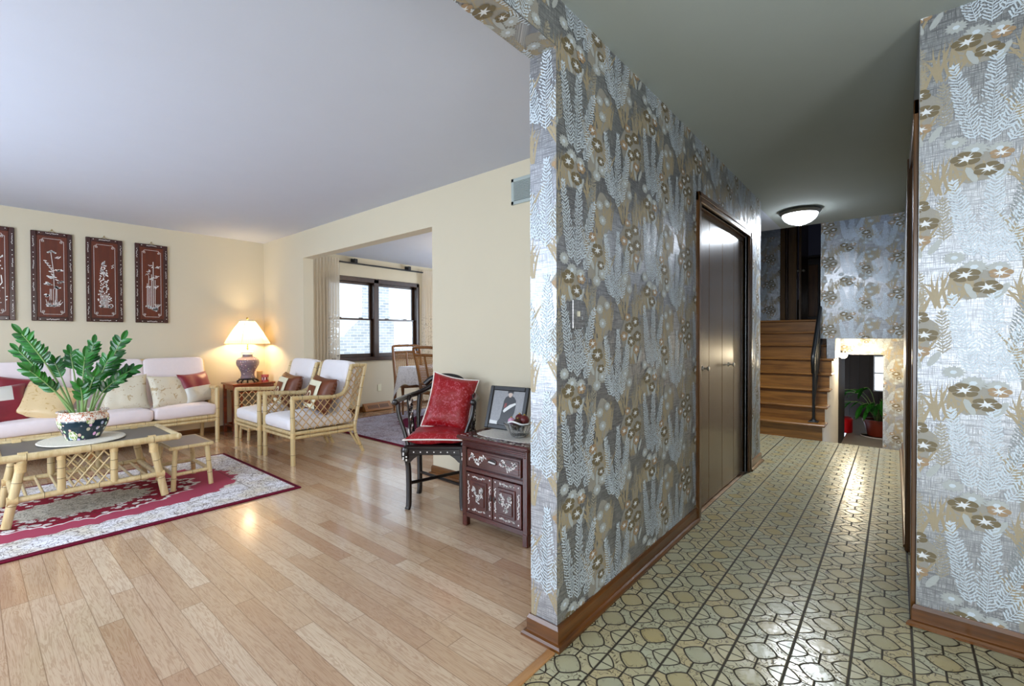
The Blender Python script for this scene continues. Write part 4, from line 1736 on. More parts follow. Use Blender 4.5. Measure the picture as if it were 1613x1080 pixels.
# ---- things on the coffee table
b = MB()
b.lathe([(0.0, 0.0), (0.225, 0.0), (0.235, 0.005), (0.23, 0.010), (0.16, 0.008), (0.0, 0.008)], (-4.44, 0.525, TZ), 'mat', 48, sx=1.12, sy=1.0)
solo(b, 'round_mat', 'round woven off-white mat under the flower pot on the coffee table', 'mat', origin=(-4.44, 0.525, TZ))
PX, PY, PZ = -4.462, 0.532, TZ + 0.009
t = thing('potted_plant', 'leafy green plant in a painted porcelain pot on the coffee table', 'plant', (PX, PY, PZ))
b = MB()
b.lathe([(0.0, 0.004), (0.085, 0.004), (0.092, 0.0), (0.095, 0.008), (0.112, 0.045), (0.134, 0.095), (0.143, 0.130), (0.140, 0.158), (0.128, 0.176), (0.131, 0.186), (0.141, 0.192), (0.142, 0.199), (0.130, 0.200), (0.122, 0.19), (0.12, 0.165)], (PX, PY, PZ), 'pot', 40)
b.build('pot', t, label='painted porcelain pot with flowers on dark blue')
b = MB()
b.lathe([(0.0, 0.178), (0.06, 0.176), (0.122, 0.170)], (PX, PY, PZ), 'soil', 24)
b.build('soil', t)
rs = random.Random(8)


def leaf_poly(b, p, d, up, ln, w, mat):
    d = d.normalized()
    s = d.cross(up)
    if s.length < 1e-4: s = d.cross(Vector((1, 0, 0)))
    s.normalize()
    nrm = s.cross(d)
    c, L, R = [], [], []
    n = 6
    for i in range(n + 1):
        u = i / n
        wd = w * (sin(pi * min(1, u * 0.88 + 0.06)) ** 0.8) * (1 if i < n else 0.05)
        q = p + d * ln * u - nrm * (0.12 * ln * u * u)
        c.append(q - nrm * 0.0)
        L.append(q + s * wd * 0.5 + nrm * wd * 0.16)
        R.append(q - s * wd * 0.5 + nrm * wd * 0.16)
    for i in range(n):
        b.poly([c[i], c[i + 1], L[i + 1], L[i]], mat, True)
        b.poly([c[i], R[i], R[i + 1], c[i + 1]], mat, True)


# tips: (x offset, y, z, number of leaf pairs, leaf length)
for (dx, ty, tz, npair, ll, l0, bend) in (
        (0.02, 0.235, 1.205, 11, .082, 0.42, .05), (-0.06, 0.225, 1.09, 11, .070, 0.45, .03), (0.10, 0.262, 0.965, 11, .078, 0.30, .03),
        (-0.05, 0.475, 1.065, 7, .072, 0.55, .02), (-0.10, 0.605, 1.135, 8, .075, 0.50, .02), (0.03, 0.745, 1.160, 5, .085, 0.72, .03),
        (0.06, 0.795, 0.935, 10, .078, 0.40, .08), (-0.10, 0.735, 1.010, 9, .078, 0.42, .05), (0.04, 0.54, 1.045, 8, .078, 0.45, .01),
        (0.14, 0.575, 0.905, 7, .076, 0.30, .02), (-0.12, 0.40, 1.005, 7, .070, 0.5, .02),
        (0.10, 0.655, 1.015, 9, .080, 0.38, .03), (0.17, 0.50, 0.84, 7, .076, 0.3, .02), (0.12, 0.70, 0.87, 8, .076, 0.34, .05)):
    b = MB()
    a = Vector((PX + dx * 0.35 + rs.uniform(-.02, .02), PY + (ty - PY) * 0.22 + rs.uniform(-.02, .02), PZ + 0.17))
    e = Vector((PX + dx, ty, tz))
    mid = (a + e) / 2 + Vector((0, (-1 if ty > PY else 1) * bend * 0.5, bend))
    path = [a * (1 - s) ** 2 + mid * 2 * s * (1 - s) + e * s * s for s in [i / 14 for i in range(15)]]
    b.tube(path, [0.0085 - 0.006 * i / 14 for i in range(15)], 'stem', 7)
    for k in range(npair):
        s = min(.74, l0 + .2) + (0.97 - min(.74, l0 + .2)) * k / max(1, npair - 1)
        i = min(13, int(s * 14))
        p = path[i] + (path[i + 1] - path[i]) * (s * 14 - i)
        d = (path[i + 1] - path[i]).normalized()
        side = Vector((rs.uniform(.3, .8), d.z, -d.y)).normalized()
        up = side.cross(d)
        for sg in (-1, 1):
            dr = d * 0.75 + side * sg * 0.8 + Vector((rs.uniform(-.2, .2), rs.uniform(-.15, .15), rs.uniform(-.1, .2)))
            leaf_poly(b, p, dr, up + Vector((rs.uniform(-.3, .3), 0, .3)), ll * rs.uniform(.7, 1.02), ll * 0.37, 'leaf' if rs.random() < .6 else 'leaf_d')
    leaf_poly(b, path[-1], path[-1] - path[-2], Vector((1, 0, .3)), ll, ll * .42, 'leaf')
    b.build('stem', t)

# ---- rugs
M['rug1'] = m_rug('red_white_rug', 1.65, 2.30, 0.27, 0.57, 0.98, 'a2465a')
b = MB()
b.box(-5.205, -3.552, -0.63, 1.67, 0, 0.012, 'rug1', 0.004)
solo(b, 'area_rug', 'red and white oriental rug under the coffee table', 'rug', 'oriental rugs', origin=(-4.378, 0.52, 0))
M['rug2'] = m_rug('dining_rug', 2.75, 2.55, 0.42, 0.88, 0.66, '6c2444', False, ('c9c6d6', 'b4a8b4', '584a5c'))
b = MB()
b.box(-5.96, -3.21, 2.99, 5.54, 0, 0.012, 'rug2', 0.004)
solo(b, 'area_rug', 'blue-grey and burgundy oriental rug under the dining table', 'rug', 'oriental rugs', origin=(-4.585, 4.265, 0))

# ---- lamp table (nest of two)
t = thing('lamp_table', 'reddish wooden end table in the corner, carrying the lit lamp', 'table', (-6.28, 2.28, 0))
LX0, LX1, LY0, LY1 = -6.475, -6.07, 2.04, 2.535
b = MB()
b.box(LX0, LX1, LY0, LY1, 0.60, 0.622, 'cherry', 0.006)
b.build('table_top', t)
for x in (LX0 + .02, LX1 - .055):
    for y in (LY0 + .015, LY1 - .05):
        b = MB()
        b.box(x, x + .036, y, y + .036, 0, 0.60, 'cherry', 0.003)
        b.build('leg', t)
b = MB()
for x in (LX0 + .03, LX1 - .045):
    b.box(x, x + .018, LY0 + .03, LY1 - .03, 0.545, 0.602, 'cherry', 0.002)
for y in (LY0 + .022, LY1 - .04):
    b.box(LX0 + .03, LX1 - .03, y, y + .018, 0.545, 0.602, 'cherry', 0.002)
b.build('apron', t)
for y in (LY0 + .020, LY1 - .042):
    b = MB()
    b.box(LX0 + .04, LX1 - .04, y, y + .026, 0.085, 0.115, 'cherry', 0.002)
    b.build('stretcher', t)
b = MB()
b.box(LX0 + .03, LX0 + .05, LY0 + .04, LY1 - .04, 0.085, 0.115, 'cherry', 0.002)
b.build('stretcher', t)
t = thing('nest_table', 'smaller reddish table tucked under the lamp table', 'table', (-6.24, 2.29, 0))
b = MB()
b.box(LX0 + .07, LX1 - .01, LY0 + .08, LY1 - .06, 0.50, 0.518, 'cherry', 0.005)
b.build('table_top', t)
for x in (LX0 + .085, LX1 - .05):
    for y in (LY0 + .09, LY1 - .10):
        b = MB()
        b.box(x, x + .028, y, y + .028, 0, 0.50, 'cherry', 0.003)
        b.build('leg', t)
for y in (LY0 + .095, LY1 - .09):
    b = MB()
    b.box(LX0 + .11, LX1 - .04, y, y + .016, 0.06, 0.085, 'cherry', 0.002)
    b.build('stretcher', t)
    b = MB()
    b.box(LX0 + .11, LX1 - .04, y, y + .016, 0.455, 0.50, 'cherry', 0.002)
    b.build('apron', t)

# ---- table lamp
LX, LY, LZ = -6.285, 2.285, 0.622
t = thing('table_lamp', 'lit table lamp with a pleated cream shade and pinkish blue porcelain base', 'lamp', (LX, LY, LZ))
b = MB()
b.lathe([(0.0, 0.028), (0.10, 0.028), (0.105, 0.036), (0.10, 0.046), (0.0, 0.046)], (LX, LY, LZ), 'blackwood', 24)
for k in range(5):
    a = 2 * pi * k / 5 + .3
    b.tube(smooth_path([(LX + .085 * cos(a), LY + .085 * sin(a), LZ + .034), (LX + .105 * cos(a), LY + .105 * sin(a), LZ + .018), (LX + .125 * cos(a), LY + .125 * sin(a), LZ + 0.006)], 3), 0.011, 'blackwood', 7)
b.build('stand', t, label='dark carved stand')
b = MB()
b.lathe([(0.0, .046), (0.078, .046), (0.083, .055), (0.074, .085), (0.078, .125), (0.10, .17), (0.124, .215), (0.130, .25), (0.124, .28), (0.10, .305), (0.065, .318), (0.058, .325), (0.058, .345)], (LX, LY, LZ), 'lampbase', 36)
b.build('base', t)
b = MB()
b.lathe([(0.058, .345), (0.072, .347), (0.072, .354), (0.064, .358), (0.066, .375), (0.055, .39), (0.02, .398), (0.0, .40)], (LX, LY, LZ), 'pearl', 28)
b.build('base_lid', t, label='white and pink porcelain lid')
b = MB()
b.tube([(LX, LY, LZ + .40), (LX, LY, LZ + .80)], 0.006, 'brass', 8)
b.sq((LX, LY, LZ + .425), (.012, .012, .012), 1, 1, 'brass', 8, 10)
b.sq((LX, LY, LZ + .45), (.010, .010, .010), 1, 1, 'brass', 8, 10)
b.sq((LX, LY, LZ + .80), (.013, .013, .016), 1, 1, 'brass', 8, 10)
b.build('stem', t)
b = MB()
b.lathe([(0.253, 0.478), (0.253, 0.492), (0.215, 0.56), (0.172, 0.635), (0.128, 0.705), (0.088, 0.765), (0.088, 0.776)], (LX, LY, LZ), 'shade', 64)
b.build('lamp_shade', t)
b = MB()
b.lathe([(0.254, 0.476), (0.256, 0.476), (0.256, 0.484), (0.254, 0.484)], (LX, LY, LZ), 'rattan', 48)
b.lathe([(0.086, 0.764), (0.092, 0.766), (0.092, 0.780), (0.086, 0.782)], (LX, LY, LZ), 'ivory', 40)
for k in range(6):
    a = 2 * pi * k / 6 + 0.45
    b.tube([(LX + .255 * cos(a), LY + .255 * sin(a), LZ + .482), (LX + .09 * cos(a), LY + .09 * sin(a), LZ + .77)], 0.003, 'rattan', 5)
b.build('shade_trim', t)
b = MB()
b.sq((LX, LY, LZ + .54), (.024, .024, .032), 1, 1, 'bulb', 10, 14)
b.build('bulb', t)
lamp('table_lamp_bulb', 'POINT', (LX, LY, LZ + .61), 29, (1.0, 0.72, 0.40), radius=0.075)

b = MB()
b.lathe([(0.0, 0.0), (0.043, 0.0), (0.043, 0.07), (0.045, 0.072), (0.045, 0.084), (0.0, 0.086)], (-6.22, 2.465, LZ), 'tin', 28, mats=['tin', 'tin', 'pearl', 'tin', 'tin'])
for k in range(9):
    a = -1.6 + k * 0.42
    b.poly([(-6.22 + .0436 * cos(a + q), 2.465 + .0436 * sin(a + q), LZ + z) for q, z in ((-.14, .02), (.10, .015), (.15, .05), (-.08, .055))], 'pearl' if k % 2 else 'rosewood')
solo(b, 'tea_tin', 'small round red and white tin beside the lamp', 'tin', origin=(-6.22, 2.465, LZ))
b = MB()
b.lathe([(0, 0), (.032, 0), (.034, .12), (.032, .122), (0, .122)], (-6.40, 2.47, LZ), 'rattan', 20)
solo(b, 'wooden_canister', 'tan canister behind the red and white tin on the lamp table', 'canister', origin=(-6.40, 2.47, LZ))
# folded items on the stool behind the armchair
b = MB()
b.sq((-5.80, 2.22, 0.36), (0.10, 0.075, 0.024), .5, .4, 'pearl', 8, 20)
b.sq((-5.76, 2.30, 0.375), (0.06, 0.05, 0.035), .6, .6, 'lampbase', 8, 16)
solo(b, 'yarn_bundle', 'pale bundle with a blue piece lying on the stool behind the farther armchair', 'bundle', origin=(-5.80, 2.24, .336))

# ------------------------------------------------------------------ wall panels with pearl inlay
def panel(label, y0, design, seed):
    W, Z0, Z1, D = 0.297, 1.352, 2.239, 0.022
    y1 = y0 + W
    X = XP + 0.004
    t = thing('inlaid_wall_art', label, 'wall panel', (X, (y0 + y1) / 2, (Z0 + Z1) / 2), 0, 'inlaid panels over the sofa')
    b = MB()
    b.box(X, X + 0.014, y0 + .02, y1 - .02, Z0 + .02, Z1 - .02, 'panelwood')
    b.build('board', t)
    b = MB()
    fw = 0.040
    b.box(X, X + D, y0, y0 + fw, Z0, Z1, 'panelrim', .004)
    b.box(X, X + D, y1 - fw, y1, Z0, Z1, 'panelrim', .004)
    b.box(X, X + D, y0 + fw, y1 - fw, Z0, Z0 + fw, 'panelrim', .004)
    b.box(X, X + D, y0 + fw, y1 - fw, Z1 - fw, Z1, 'panelrim', .004)
    b.build('rim', t)
    b = MB()
    rr = random.Random(seed)
    xs, xr = X + 0.0146, X + D + 0.0006

    def P(u, v, r=False): return (xr if r else xs, y0 + u * W, Z0 + v * (Z1 - Z0))

    def dot(u, v, a, c, ang=0, r=False, n=7):
        b.poly([P(u + (a * cos(k * 2 * pi / n) * cos(ang) - c * sin(k * 2 * pi / n) * sin(ang)), v + (a * cos(k * 2 * pi / n) * sin(ang) + c * sin(k * 2 * pi / n) * cos(ang)) / 2.98, r) for k in range(n)], 'pearl')

    def stroke(pts, w):
        for (u, v), (p, q) in zip(pts, pts[1:]):
            d = math.hypot(p - u, (q - v) * 2.98) + 1e-6
            nu, nv = -(q - v) * 2.98 / d * w, (p - u) / d * w / 2.98
            b.poly([P(u - nu, v - nv), P(p - nu, q - nv), P(p + nu, q + nv), P(u + nu, v + nv)], 'pearl')
    # rim inlay
    for s in (0.055, 0.945):
        for k in range(4):
            v = 0.13 + k * 0.245
            for i in range(7):
                dot(s + rr.uniform(-.012, .012), v + i * .014 - .04, .016, .010, rr.uniform(0, 3), True)
        for v in (0.05, 0.215, 0.265, 0.46, 0.51, 0.705, 0.755, 0.93):
            dot(s, v, .013, .013, 0, True)
    for v in (0.018, 0.982):
        for i in range(9):
            dot(0.36 + i * .035, v + rr.uniform(-.003, .003), .018, .010, rr.uniform(0, 3), True)
        for u in (0.2, 0.8):
            dot(u, v, .016, .012, 0, True)
    # thin key-fret border
    a, c, e, f = 0.215, 0.785, 0.075, 0.925
    q = 0.065
    w = .0042
    stroke([(a + q, e), (c - q, e)], w); stroke([(a + q, f), (c - q, f)], w)
    stroke([(a, e + q / 2.98), (a, f - q / 2.98)], w); stroke([(c, e + q / 2.98), (c, f - q / 2.98)], w)
    for u, su in ((a, 1), (c, -1)):
        for v, sv in ((e, 1), (f, -1)):
            k = q / 2.98
            stroke([(u, v + sv * k), (u + su * q * 1.4, v + sv * k), (u + su * q * 1.4, v + sv * k * 1.8), (u + su * q * .6, v + sv * k * 1.8), (u + su * q * .6, v + sv * k * .4)], w)
            stroke([(u + su * q, v), (u + su * q, v + sv * k * 1.5)], w)
    # ground
    for i in range(16):
        dot(0.36 + rr.random() * .32, 0.165 + rr.random() * .03, .035, .018, rr.uniform(-.4, .4))
    if design == 'blossom':
        stroke([(0.62, 0.17), (0.55, .27), (0.64, .36), (0.52, .45), (0.60, .55), (.50, .66)], .020)
        stroke([(0.60, .33), (0.72, .40), (.70, .48)], .012)
        for i in range(46):
            v = 0.2 + rr.random() * .46
            dot(.55 + rr.gauss(0, .09), v, .026, .018, rr.uniform(0, 3))
        for k in range(4):
            dot(.66 + k * .025, .66 + k * .008, .04, .015, .4 + k * .4)
    if design == 'lotus':
        for u in (.43, .475, .52, .565, .60):
            stroke([(u, .17), (u + rr.uniform(-.02, .02), .36)], .0055)
        stroke([(.54, .36), (.53, .55), (.47, .78)], .0065)
        for i in range(9):
            dot(.49 + .022 * (i - 4), .79 - abs(i - 4) * .005, .03, .024, 0)
        for u, v, n in ((.40, .41, 9), (.60, .38, 9), (.70, .45, 5), (.66, .575, 7), (.50, .50, 6), (.38, .29, 6)):
            for i in range(n):
                dot(u + rr.gauss(0, .04), v + rr.gauss(0, .008), .045, .02, rr.uniform(-.5, .5))
        for i in range(5):
            dot(.335 + i * .045, .675 - i * .026, .050, .014, -.15)
            dot(.345 + i * .045, .655 - i * .026, .040, .012, -1.1)
            dot(.46 + i * .05, .555 - i * .03, .055, .018, -.25 - .2 * (i % 2))
        for k in range(4):
            dot(.60 + k * .03, .715 + (k % 2) * .012, .04, .012, .3 * k)
        for k in range(10):
            stroke([(.38 + k * .03, .165), (.34 + k * .045, .215 + rr.random() * .03)], .005)
    if design == 'chrysanthemum':
        for i in range(120):
            v = .24 + (rr.random() ** 1.2) * .50
            wd = .19 * (1 - (v - .24) / .56) + .02
            dot(.48 + rr.uniform(-wd, wd), v, .026, .018, rr.uniform(0, 3))
        for k in range(7):
            stroke([(.40 + k * .03, .17), (.38 + k * .035, .33)], .006)
        for k in range(18):
            an = k * 2 * pi / 9
            u0, v0 = ((.42, .235), (.66, .195))[k % 2]
            dot(u0 + .055 * cos(an), v0 + .055 * sin(an) / 2.98, .028, .014, an + 1.57)
        for k in range(4):
            dot(.70 + (k % 2) * .035, .655 + k * .012, .026, .012, 1 + k)
    if design == 'bamboo':
        for u, v0, v1, w_ in ((.485, .18, .62, .008), (.54, .18, .78, .009), (.595, .17, .55, .008), (.40, .2, .60, .007), (.355, .22, .50, .007), (.44, .19, .46, .007)):
            stroke([(u, v0), (u + .01, v1)], w_)
        for (u, v, n) in ((.40, .66, 6), (.48, .72, 6), (.68, .72, 8), (.66, .59, 6), (.64, .46, 7), (.40, .45, 5), (.50, .56, 8), (.36, .62, 4)):
            for i in range(n):
                dot(u + rr.uniform(-.06, .06), v + rr.uniform(-.015, .015), .045, .011, rr.uniform(-.9, 1.2))
        for k in range(12):
            dot(.33 + k * .028, .215 - k * .005 + rr.uniform(-.006, .006), .04, .026, .8)
        for k in range(6):
            stroke([(.62, .17), (.58 + k * .04, .24)], .005)
    b.build('inlay', t, label='white mother-of-pearl inlay')
    b = MB()
    yc = (y0 + y1) / 2
    b.tube([(X + .004, yc - .032, Z1 - .004), (X + .004, yc, Z1 + .022), (X + .004, yc + .032, Z1 - .004)], .0022, 'brass', 6)
    b.tube([(X + .002, yc, Z1 + .014), (X + .002, yc, Z1 + .034)], .003, 'brass', 6)
    b.build('hanger', t, label='small brass hanger')


panel('dark inlaid panel with a blossom branch, cut by the left edge of the picture', 0.008, 'blossom', 1)
panel('dark inlaid panel with lotus flowers and a small bird, second along the sofa wall', 0.411, 'lotus', 2)
panel('dark inlaid panel with a tall cone of chrysanthemum flowers, third along the sofa wall', 0.808, 'chrysanthemum', 3)
panel('dark inlaid panel with bamboo stalks, nearest the lamp', 1.211, 'bamboo', 4)

# ------------------------------------------------------------------ inlaid cabinet
CX0, CX1, CYF, CYB, CT = -2.073, -1.553, 1.982, 2.300, 0.567
t = thing('inlaid_cabinet', 'small dark rosewood cabinet with white floral inlay beside the papered wall', 'cabinet', ((CX0 + CX1) / 2, (CYF + CYB) / 2, 0))
ci = random.Random(12)


def spray(b, x0, x1, z0, z1, y, n, sz):
    """cluster of pearl petals on a front face at y"""
    for i in range(n):
        f = i / n
        x = x0 + (x1 - x0) * (f + ci.uniform(-.06, .06))
        z = (z0 + z1) / 2 + (z1 - z0) * 0.5 * (sin(f * 9) * .5 + ci.uniform(-.5, .5))
        a, s = ci.uniform(0, 3.1), sz * ci.uniform(.6, 1.2)
        b.poly([(x + s * cos(k * pi / 3) * cos(a) - s * .5 * sin(k * pi / 3) * sin(a), y, z + s * cos(k * pi / 3) * sin(a) + s * .5 * sin(k * pi / 3) * cos(a)) for k in range(6)], 'pearl')


b = MB()
b.box(CX0 + .035, CX1 - .035, CYF + .02, CYB - .01, 0.075, 0.54, 'rosewood')
for x in (CX0, CX1 - .036):
    b.box(x, x + .036, CYF, CYF + .036, 0.07, 0.545, 'rosewood', .004)
    b.box(x, x + .036, CYB - .036, CYB, 0.07, 0.545, 'rosewood', .004)
for x in (CX0 + .004, CX1 - .012):
    b.box(x, x + .008, CYF + .03, CYB - .03, 0.075, 0.54, 'rosewood')
b.box(CX0 + .03, CX1 - .03, CYF + .003, CYF + .03, 0.492, 0.542, 'rosewood_x', .003)
b.box(CX0 + .03, CX1 - .03, CYF + .001, CYF + .03, 0.345, 0.372, 'rosewood_x', .005)
b.box(CX0 + .03, CX1 - .03, CYF + .003, CYF + .03, 0.058, 0.092, 'rosewood_x', .004)
for z in (0.498, 0.508, 0.518, 0.528):
    b.box(CX0 + .012, CX1 - .012, CYF - .004, CYF + .006, z, z + .005, 'rosewood_x', .002)
b.build('body', t)
for x in (CX0, CX1 - .04):
    for y in (CYF, CYB - .04):
        b = MB()
        b.box(x, x + .038, y, y + .038, 0.0, 0.075, 'rosewood', .005)
        b.build('foot', t)
b = MB()
b.box(CX0 - .026, CX1 + .026, CYF - .028, CYB + .012, 0.543, CT, 'rosewood_x', .008)
for z in (0.536, 0.541):
    b.box(CX0 - .012, CX1 + .012, CYF - .012, CYB, z, z + .005, 'rosewood_x', .002)
for i in range(70):
    x, y = ci.uniform(CX0, CX1), CYF - .012 + abs(ci.gauss(0, .02))
    b.poly([(x + .012 * cos(k) * ci.uniform(.5, 1.2), y + .006 * sin(k), CT + .0005) for k in (0, 1, 2, 3, 4, 5)], 'pearl')
b.build('cabinet_top', t)
b = MB()
b.box(CX0 + .045, CX1 - .045, CYF - .001, CYF + .02, 0.380, 0.486, 'rosewood_x', .004)
b.box(CX0 + .058, CX1 - .058, CYF - .004, CYF + .002, 0.392, 0.474, 'rosewood_x', .004)
xm = (CX0 + CX1) / 2
spray(b, CX0 + .075, xm - .055, .405, .465, CYF - .0046, 44, .0085)
spray(b, xm + .055, CX1 - .075, .400, .462, CYF - .0046, 48, .0085)
dr = b.build('drawer', t)
b = MB()
b.poly([(xm + .036 * cos(k * pi / 10), CYF - .0048, .437 + .018 * sin(k * pi / 10)) for k in range(20)], 'blackwood')
b.tube([(xm + .036 * cos(k * pi / 10), CYF - .006, .437 + .018 * sin(k * pi / 10)) for k in range(20)], .003, 'rosewood', 6, closed=True)
b.tube([(xm - .026, CYF - .007, .436), (xm + .026, CYF - .007, .431)], .005, 'pearl', 6)
b.build('pull', dr, label='oval recessed finger pull')
for x0, x1, s in ((CX0 + .042, xm - .002, 1), (xm + .002, CX1 - .042, -1)):
    b = MB()
    b.box(x0, x1, CYF - .002, CYF + .02, .096, .342, 'rosewood', .003)
    f = .046
    b.box(x0 + f - .006, x1 - f + .006, CYF - .008, CYF, .096 + f - .006, .342 - f + .006, 'rosewood', .004)
    b.box(x0 + f + .010, x1 - f - .010, CYF - .014, CYF - .004, .096 + f + .010, .342 - f - .010, 'rosewood', .006)
    xc = (x0 + x1) / 2
    spray(b, xc - .045, xc + .042, .165, .275, CYF - .0146, 60, .0085)
    for z in (.120, .320):
        spray(b, x0 + .055, x1 - .055, z - .006, z + .006, CYF - .0026, 22, .0065)
    for x in (x0 + .02, x1 - .02):
        for i in range(18):
            z = .15 + i * .008
            xx = x + ci.uniform(-.005, .005)
            b.poly([(xx + .005 * cos(k), CYF - .0026, z + .004 * sin(k)) for k in range(6)], 'pearl')
        for z in (.115, .325):
            b.poly([(x + .005 * cos(k), CYF - .0026, z + .005 * sin(k)) for k in range(6)], 'pearl')
    d = b.build('door', t)
    b = MB()
    xk = x1 - .012 if s == 1 else x0 + .012
    b.poly([(xk + .008 * cos(k * pi / 8), CYF - .0048, .222 + .019 * sin(k * pi / 8)) for k in range(16)], 'blackwood')
    b.tube([(xk + .008 * cos(k * pi / 8), CYF - .005, .222 + .019 * sin(k * pi / 8)) for k in range(16)], .002, 'rosewood', 5, closed=True)
    b.build('pull', d, label='small oval finger hole')

# doily, framed photograph, glass bowl
b = MB()
pts = []
for k in range(120):
    a = 2 * pi * k / 120
    r = 1 + .02 * sin(30 * a)
    pts.append((-1.80 + .235 * r * abs(cos(a)) ** .5 * (1 if cos(a) > 0 else -1), 2.165 + .135 * r * abs(sin(a)) ** .5 * (1 if sin(a) > 0 else -1), CT + .002))
b.poly(pts, 'doily')
n0 = len(pts)
b.v += [(x, y, CT) for x, y, z in pts]
for k in range(n0):
    b.f.append((k, (k + 1) % n0, n0 + (k + 1) % n0, n0 + k)); b.mi.append(0); b.sm.append(False)
solo(b, 'doily', 'white crochet doily on the inlaid cabinet', 'doily', origin=(-1.80, 2.165, CT))
t = thing('picture_frame', 'black framed photograph of a person in a dark gown standing on the cabinet', 'picture frame', (-1.955, 2.255, CT + .003))
T = loc_T((-1.952, 2.240, CT + .004), 0.10, -0.30)
b = MB()
fw, fh, fb = 0.31, 0.285, 0.030
for x0, x1, z0, z1 in ((-fw / 2, -fw / 2 + fb, 0, fh), (fw / 2 - fb, fw / 2, 0, fh), (-fw / 2 + fb, fw / 2 - fb, 0, fb), (-fw / 2 + fb, fw / 2 - fb, fh - fb, fh)):
    b.box(x0, x1, -.010, .010, z0, z1, 'black', .004, T=T)
b.box(-fw / 2 + .01, fw / 2 - .01, .004, .009, .01, fh - .01, 'black', T=T)
b.build('frame', t)
b = MB()
b.poly([T @ Vector(p) for p in ((-.127, -.001, .028), (.127, -.001, .028), (.127, -.001, .257), (-.127, -.001, .257))], 'photo_bg')


def pf(pts, mat, k):
    b.poly([T @ Vector((x, -.001 - .0004 * k, z)) for x, z in pts], mat)


pf([(-.126, .029), (-.03, .029), (-.03, .05), (-.126, .055)], 'photo_white', 1)
pf([(-.060, .030), (.035, .034), (.040, .055), (.062, .115), (.066, .17), (.062, .195), (.045, .215), (.028, .222), (-.005, .222), (-.022, .212), (-.032, .19), (-.038, .13), (-.045, .07), (-.062, .045)], 'photo_dark', 2)
pf([(.012 + .015 * cos(k * .5), .232 + .020 * sin(k * .5)) for k in range(13)], 'skin', 3)
pf([(-.012, .236), (-.006, .254), (.012, .258), (.030, .254), (.036, .236), (.028, .240), (.012, .244), (-.004, .240)], 'photo_dark', 4)
pf([(-.014, .246), (-.008, .256), (-.001, .250)], 'photo_dark', 4)
pf([(.025, .250), (.033, .257), (.038, .246)], 'photo_dark', 4)
pf([(-.028, .12), (-.018, .110), (.03, .145), (.066, .168), (.062, .180), (.02, .165), (-.02, .135)], 'photo_white', 4)
pf([(-.026, .14), (-.006, .15), (-.006, .175), (-.022, .172)], 'photo_red', 3)
b.build('photograph', t, label='black and white photograph')
b = MB()
b.box(-.03, .03, .010, .012, .02, .2, 'black', T=T)
b.build('easel_back', t)

GX, GY = -1.745, 2.150
b = MB()
prof = [(0.0, 0.0), (0.035, 0.0), (0.045, 0.006), (0.066, 0.034), (0.092, 0.078), (0.098, 0.084), (0.094, 0.086), (0.086, 0.078), (0.060, 0.034), (0.04, 0.012), (0.0, 0.010)]
b.lathe(prof, (GX, GY, CT + .003), 'glass', 40)
for k in range(18):
    a = 2 * pi * k / 18
    b.tube([(GX + .046 * cos(a), GY + .046 * sin(a), CT + .010), (GX + .0675 * cos(a), GY + .0675 * sin(a), CT + .037), (GX + .092 * cos(a), GY + .092 * sin(a), CT + .08)], .0028, 'glass', 5)
solo(b, 'glass_bowl', 'cut glass bowl holding dark red and pink ornaments on the cabinet', 'bowl', origin=(GX, GY, CT + .003))
for i, (dx, dy, dz, r, mt, lb) in enumerate(((-.062, -.03, .082, .022, 'candy1', 'pink shiny ornament ball at the left rim of the glass bowl'),
                                             (-.01, -.01, .070, .030, 'candy3', 'dark brown ornament ball in the middle of the glass bowl'),
                                             (.03, .03, .09, .030, 'candy2', 'dark red ornament ball at the back of the glass bowl'),
                                             (.0, -.045, .058, .022, 'candy3', 'dark brown ornament ball at the front of the glass bowl'),
                                             (-.03, .04, .095, .027, 'candy2', 'dark red ornament ball topping the bowl beside the picture frame'))):
    b = MB()
    c = (GX + dx * .72, GY + dy * .72, CT + .003 + dz + .01)
    b.sq(c, (r, r, r), 1, 1, mt, 10, 16)
    b.lathe([(0.006, r - .001), (0.006, r + .006), (0, r + .006)], c, 'brass', 8)
    solo(b, 'ornament_ball', lb, 'ornament', 'ornaments in the glass bowl', origin=c)
b = MB()
b.tube(smooth_path([(GX - .05, GY - .05, CT + .088), (GX, GY - .065, CT + .102), (GX + .06, GY - .05, CT + .088), (GX + .085, GY - .02, CT + .09)], 4), .006, 'pearl', 6, flat=.4)
solo(b, 'ribbon', 'white ribbon trailing over the glass bowl', 'ribbon', origin=(GX, GY - .06, CT + .09))

# ------------------------------------------------------------------ black inlaid armchair with red cushions
BX, BY, BR = -2.500, 2.172, math.radians(38)
t = thing('black_armchair', 'black lacquered inlaid armchair with red brocade cushions beside the cabinet', 'armchair', (BX, BY, 0), BR)
SW, SD, SZ = 0.207, 0.180, 0.44
legs = {}
for sx in (-1, 1):
    for sy in (-1, 1):
        b = MB()
        pr = [(sx * (SW - .012), sy * (SD - .012), SZ - .02), (sx * (SW - .006), sy * (SD - .006), SZ - .07), (sx * (SW - .022), sy * (SD - .02), SZ - .15), (sx * (SW - .024), sy * (SD - .022), .05), (sx * (SW - .016), sy * (SD - .014), .0)]
        b.tube(smooth_path(pr, 4), [.036] * 3 + [.030] * 3 + [.020] * 8 + [.019] * 2 + [.021], 'blackwood', 8)
        for k in range(9):
            if sy < 0: b.poly([(sx * (SW - .008) + .014 * cos(k * 2.1) + .006 * cos(j), -SD - .0315, SZ - .07 + .026 * sin(k * 1.7) + .005 * sin(j)) for j in range(6)], 'pearl')
        b.build('leg', t, True)
b = MB()
b.box(-SW - .005, SW + .005, -SD - .005, SD + .005, SZ - .03, SZ, 'blackwood', .008)
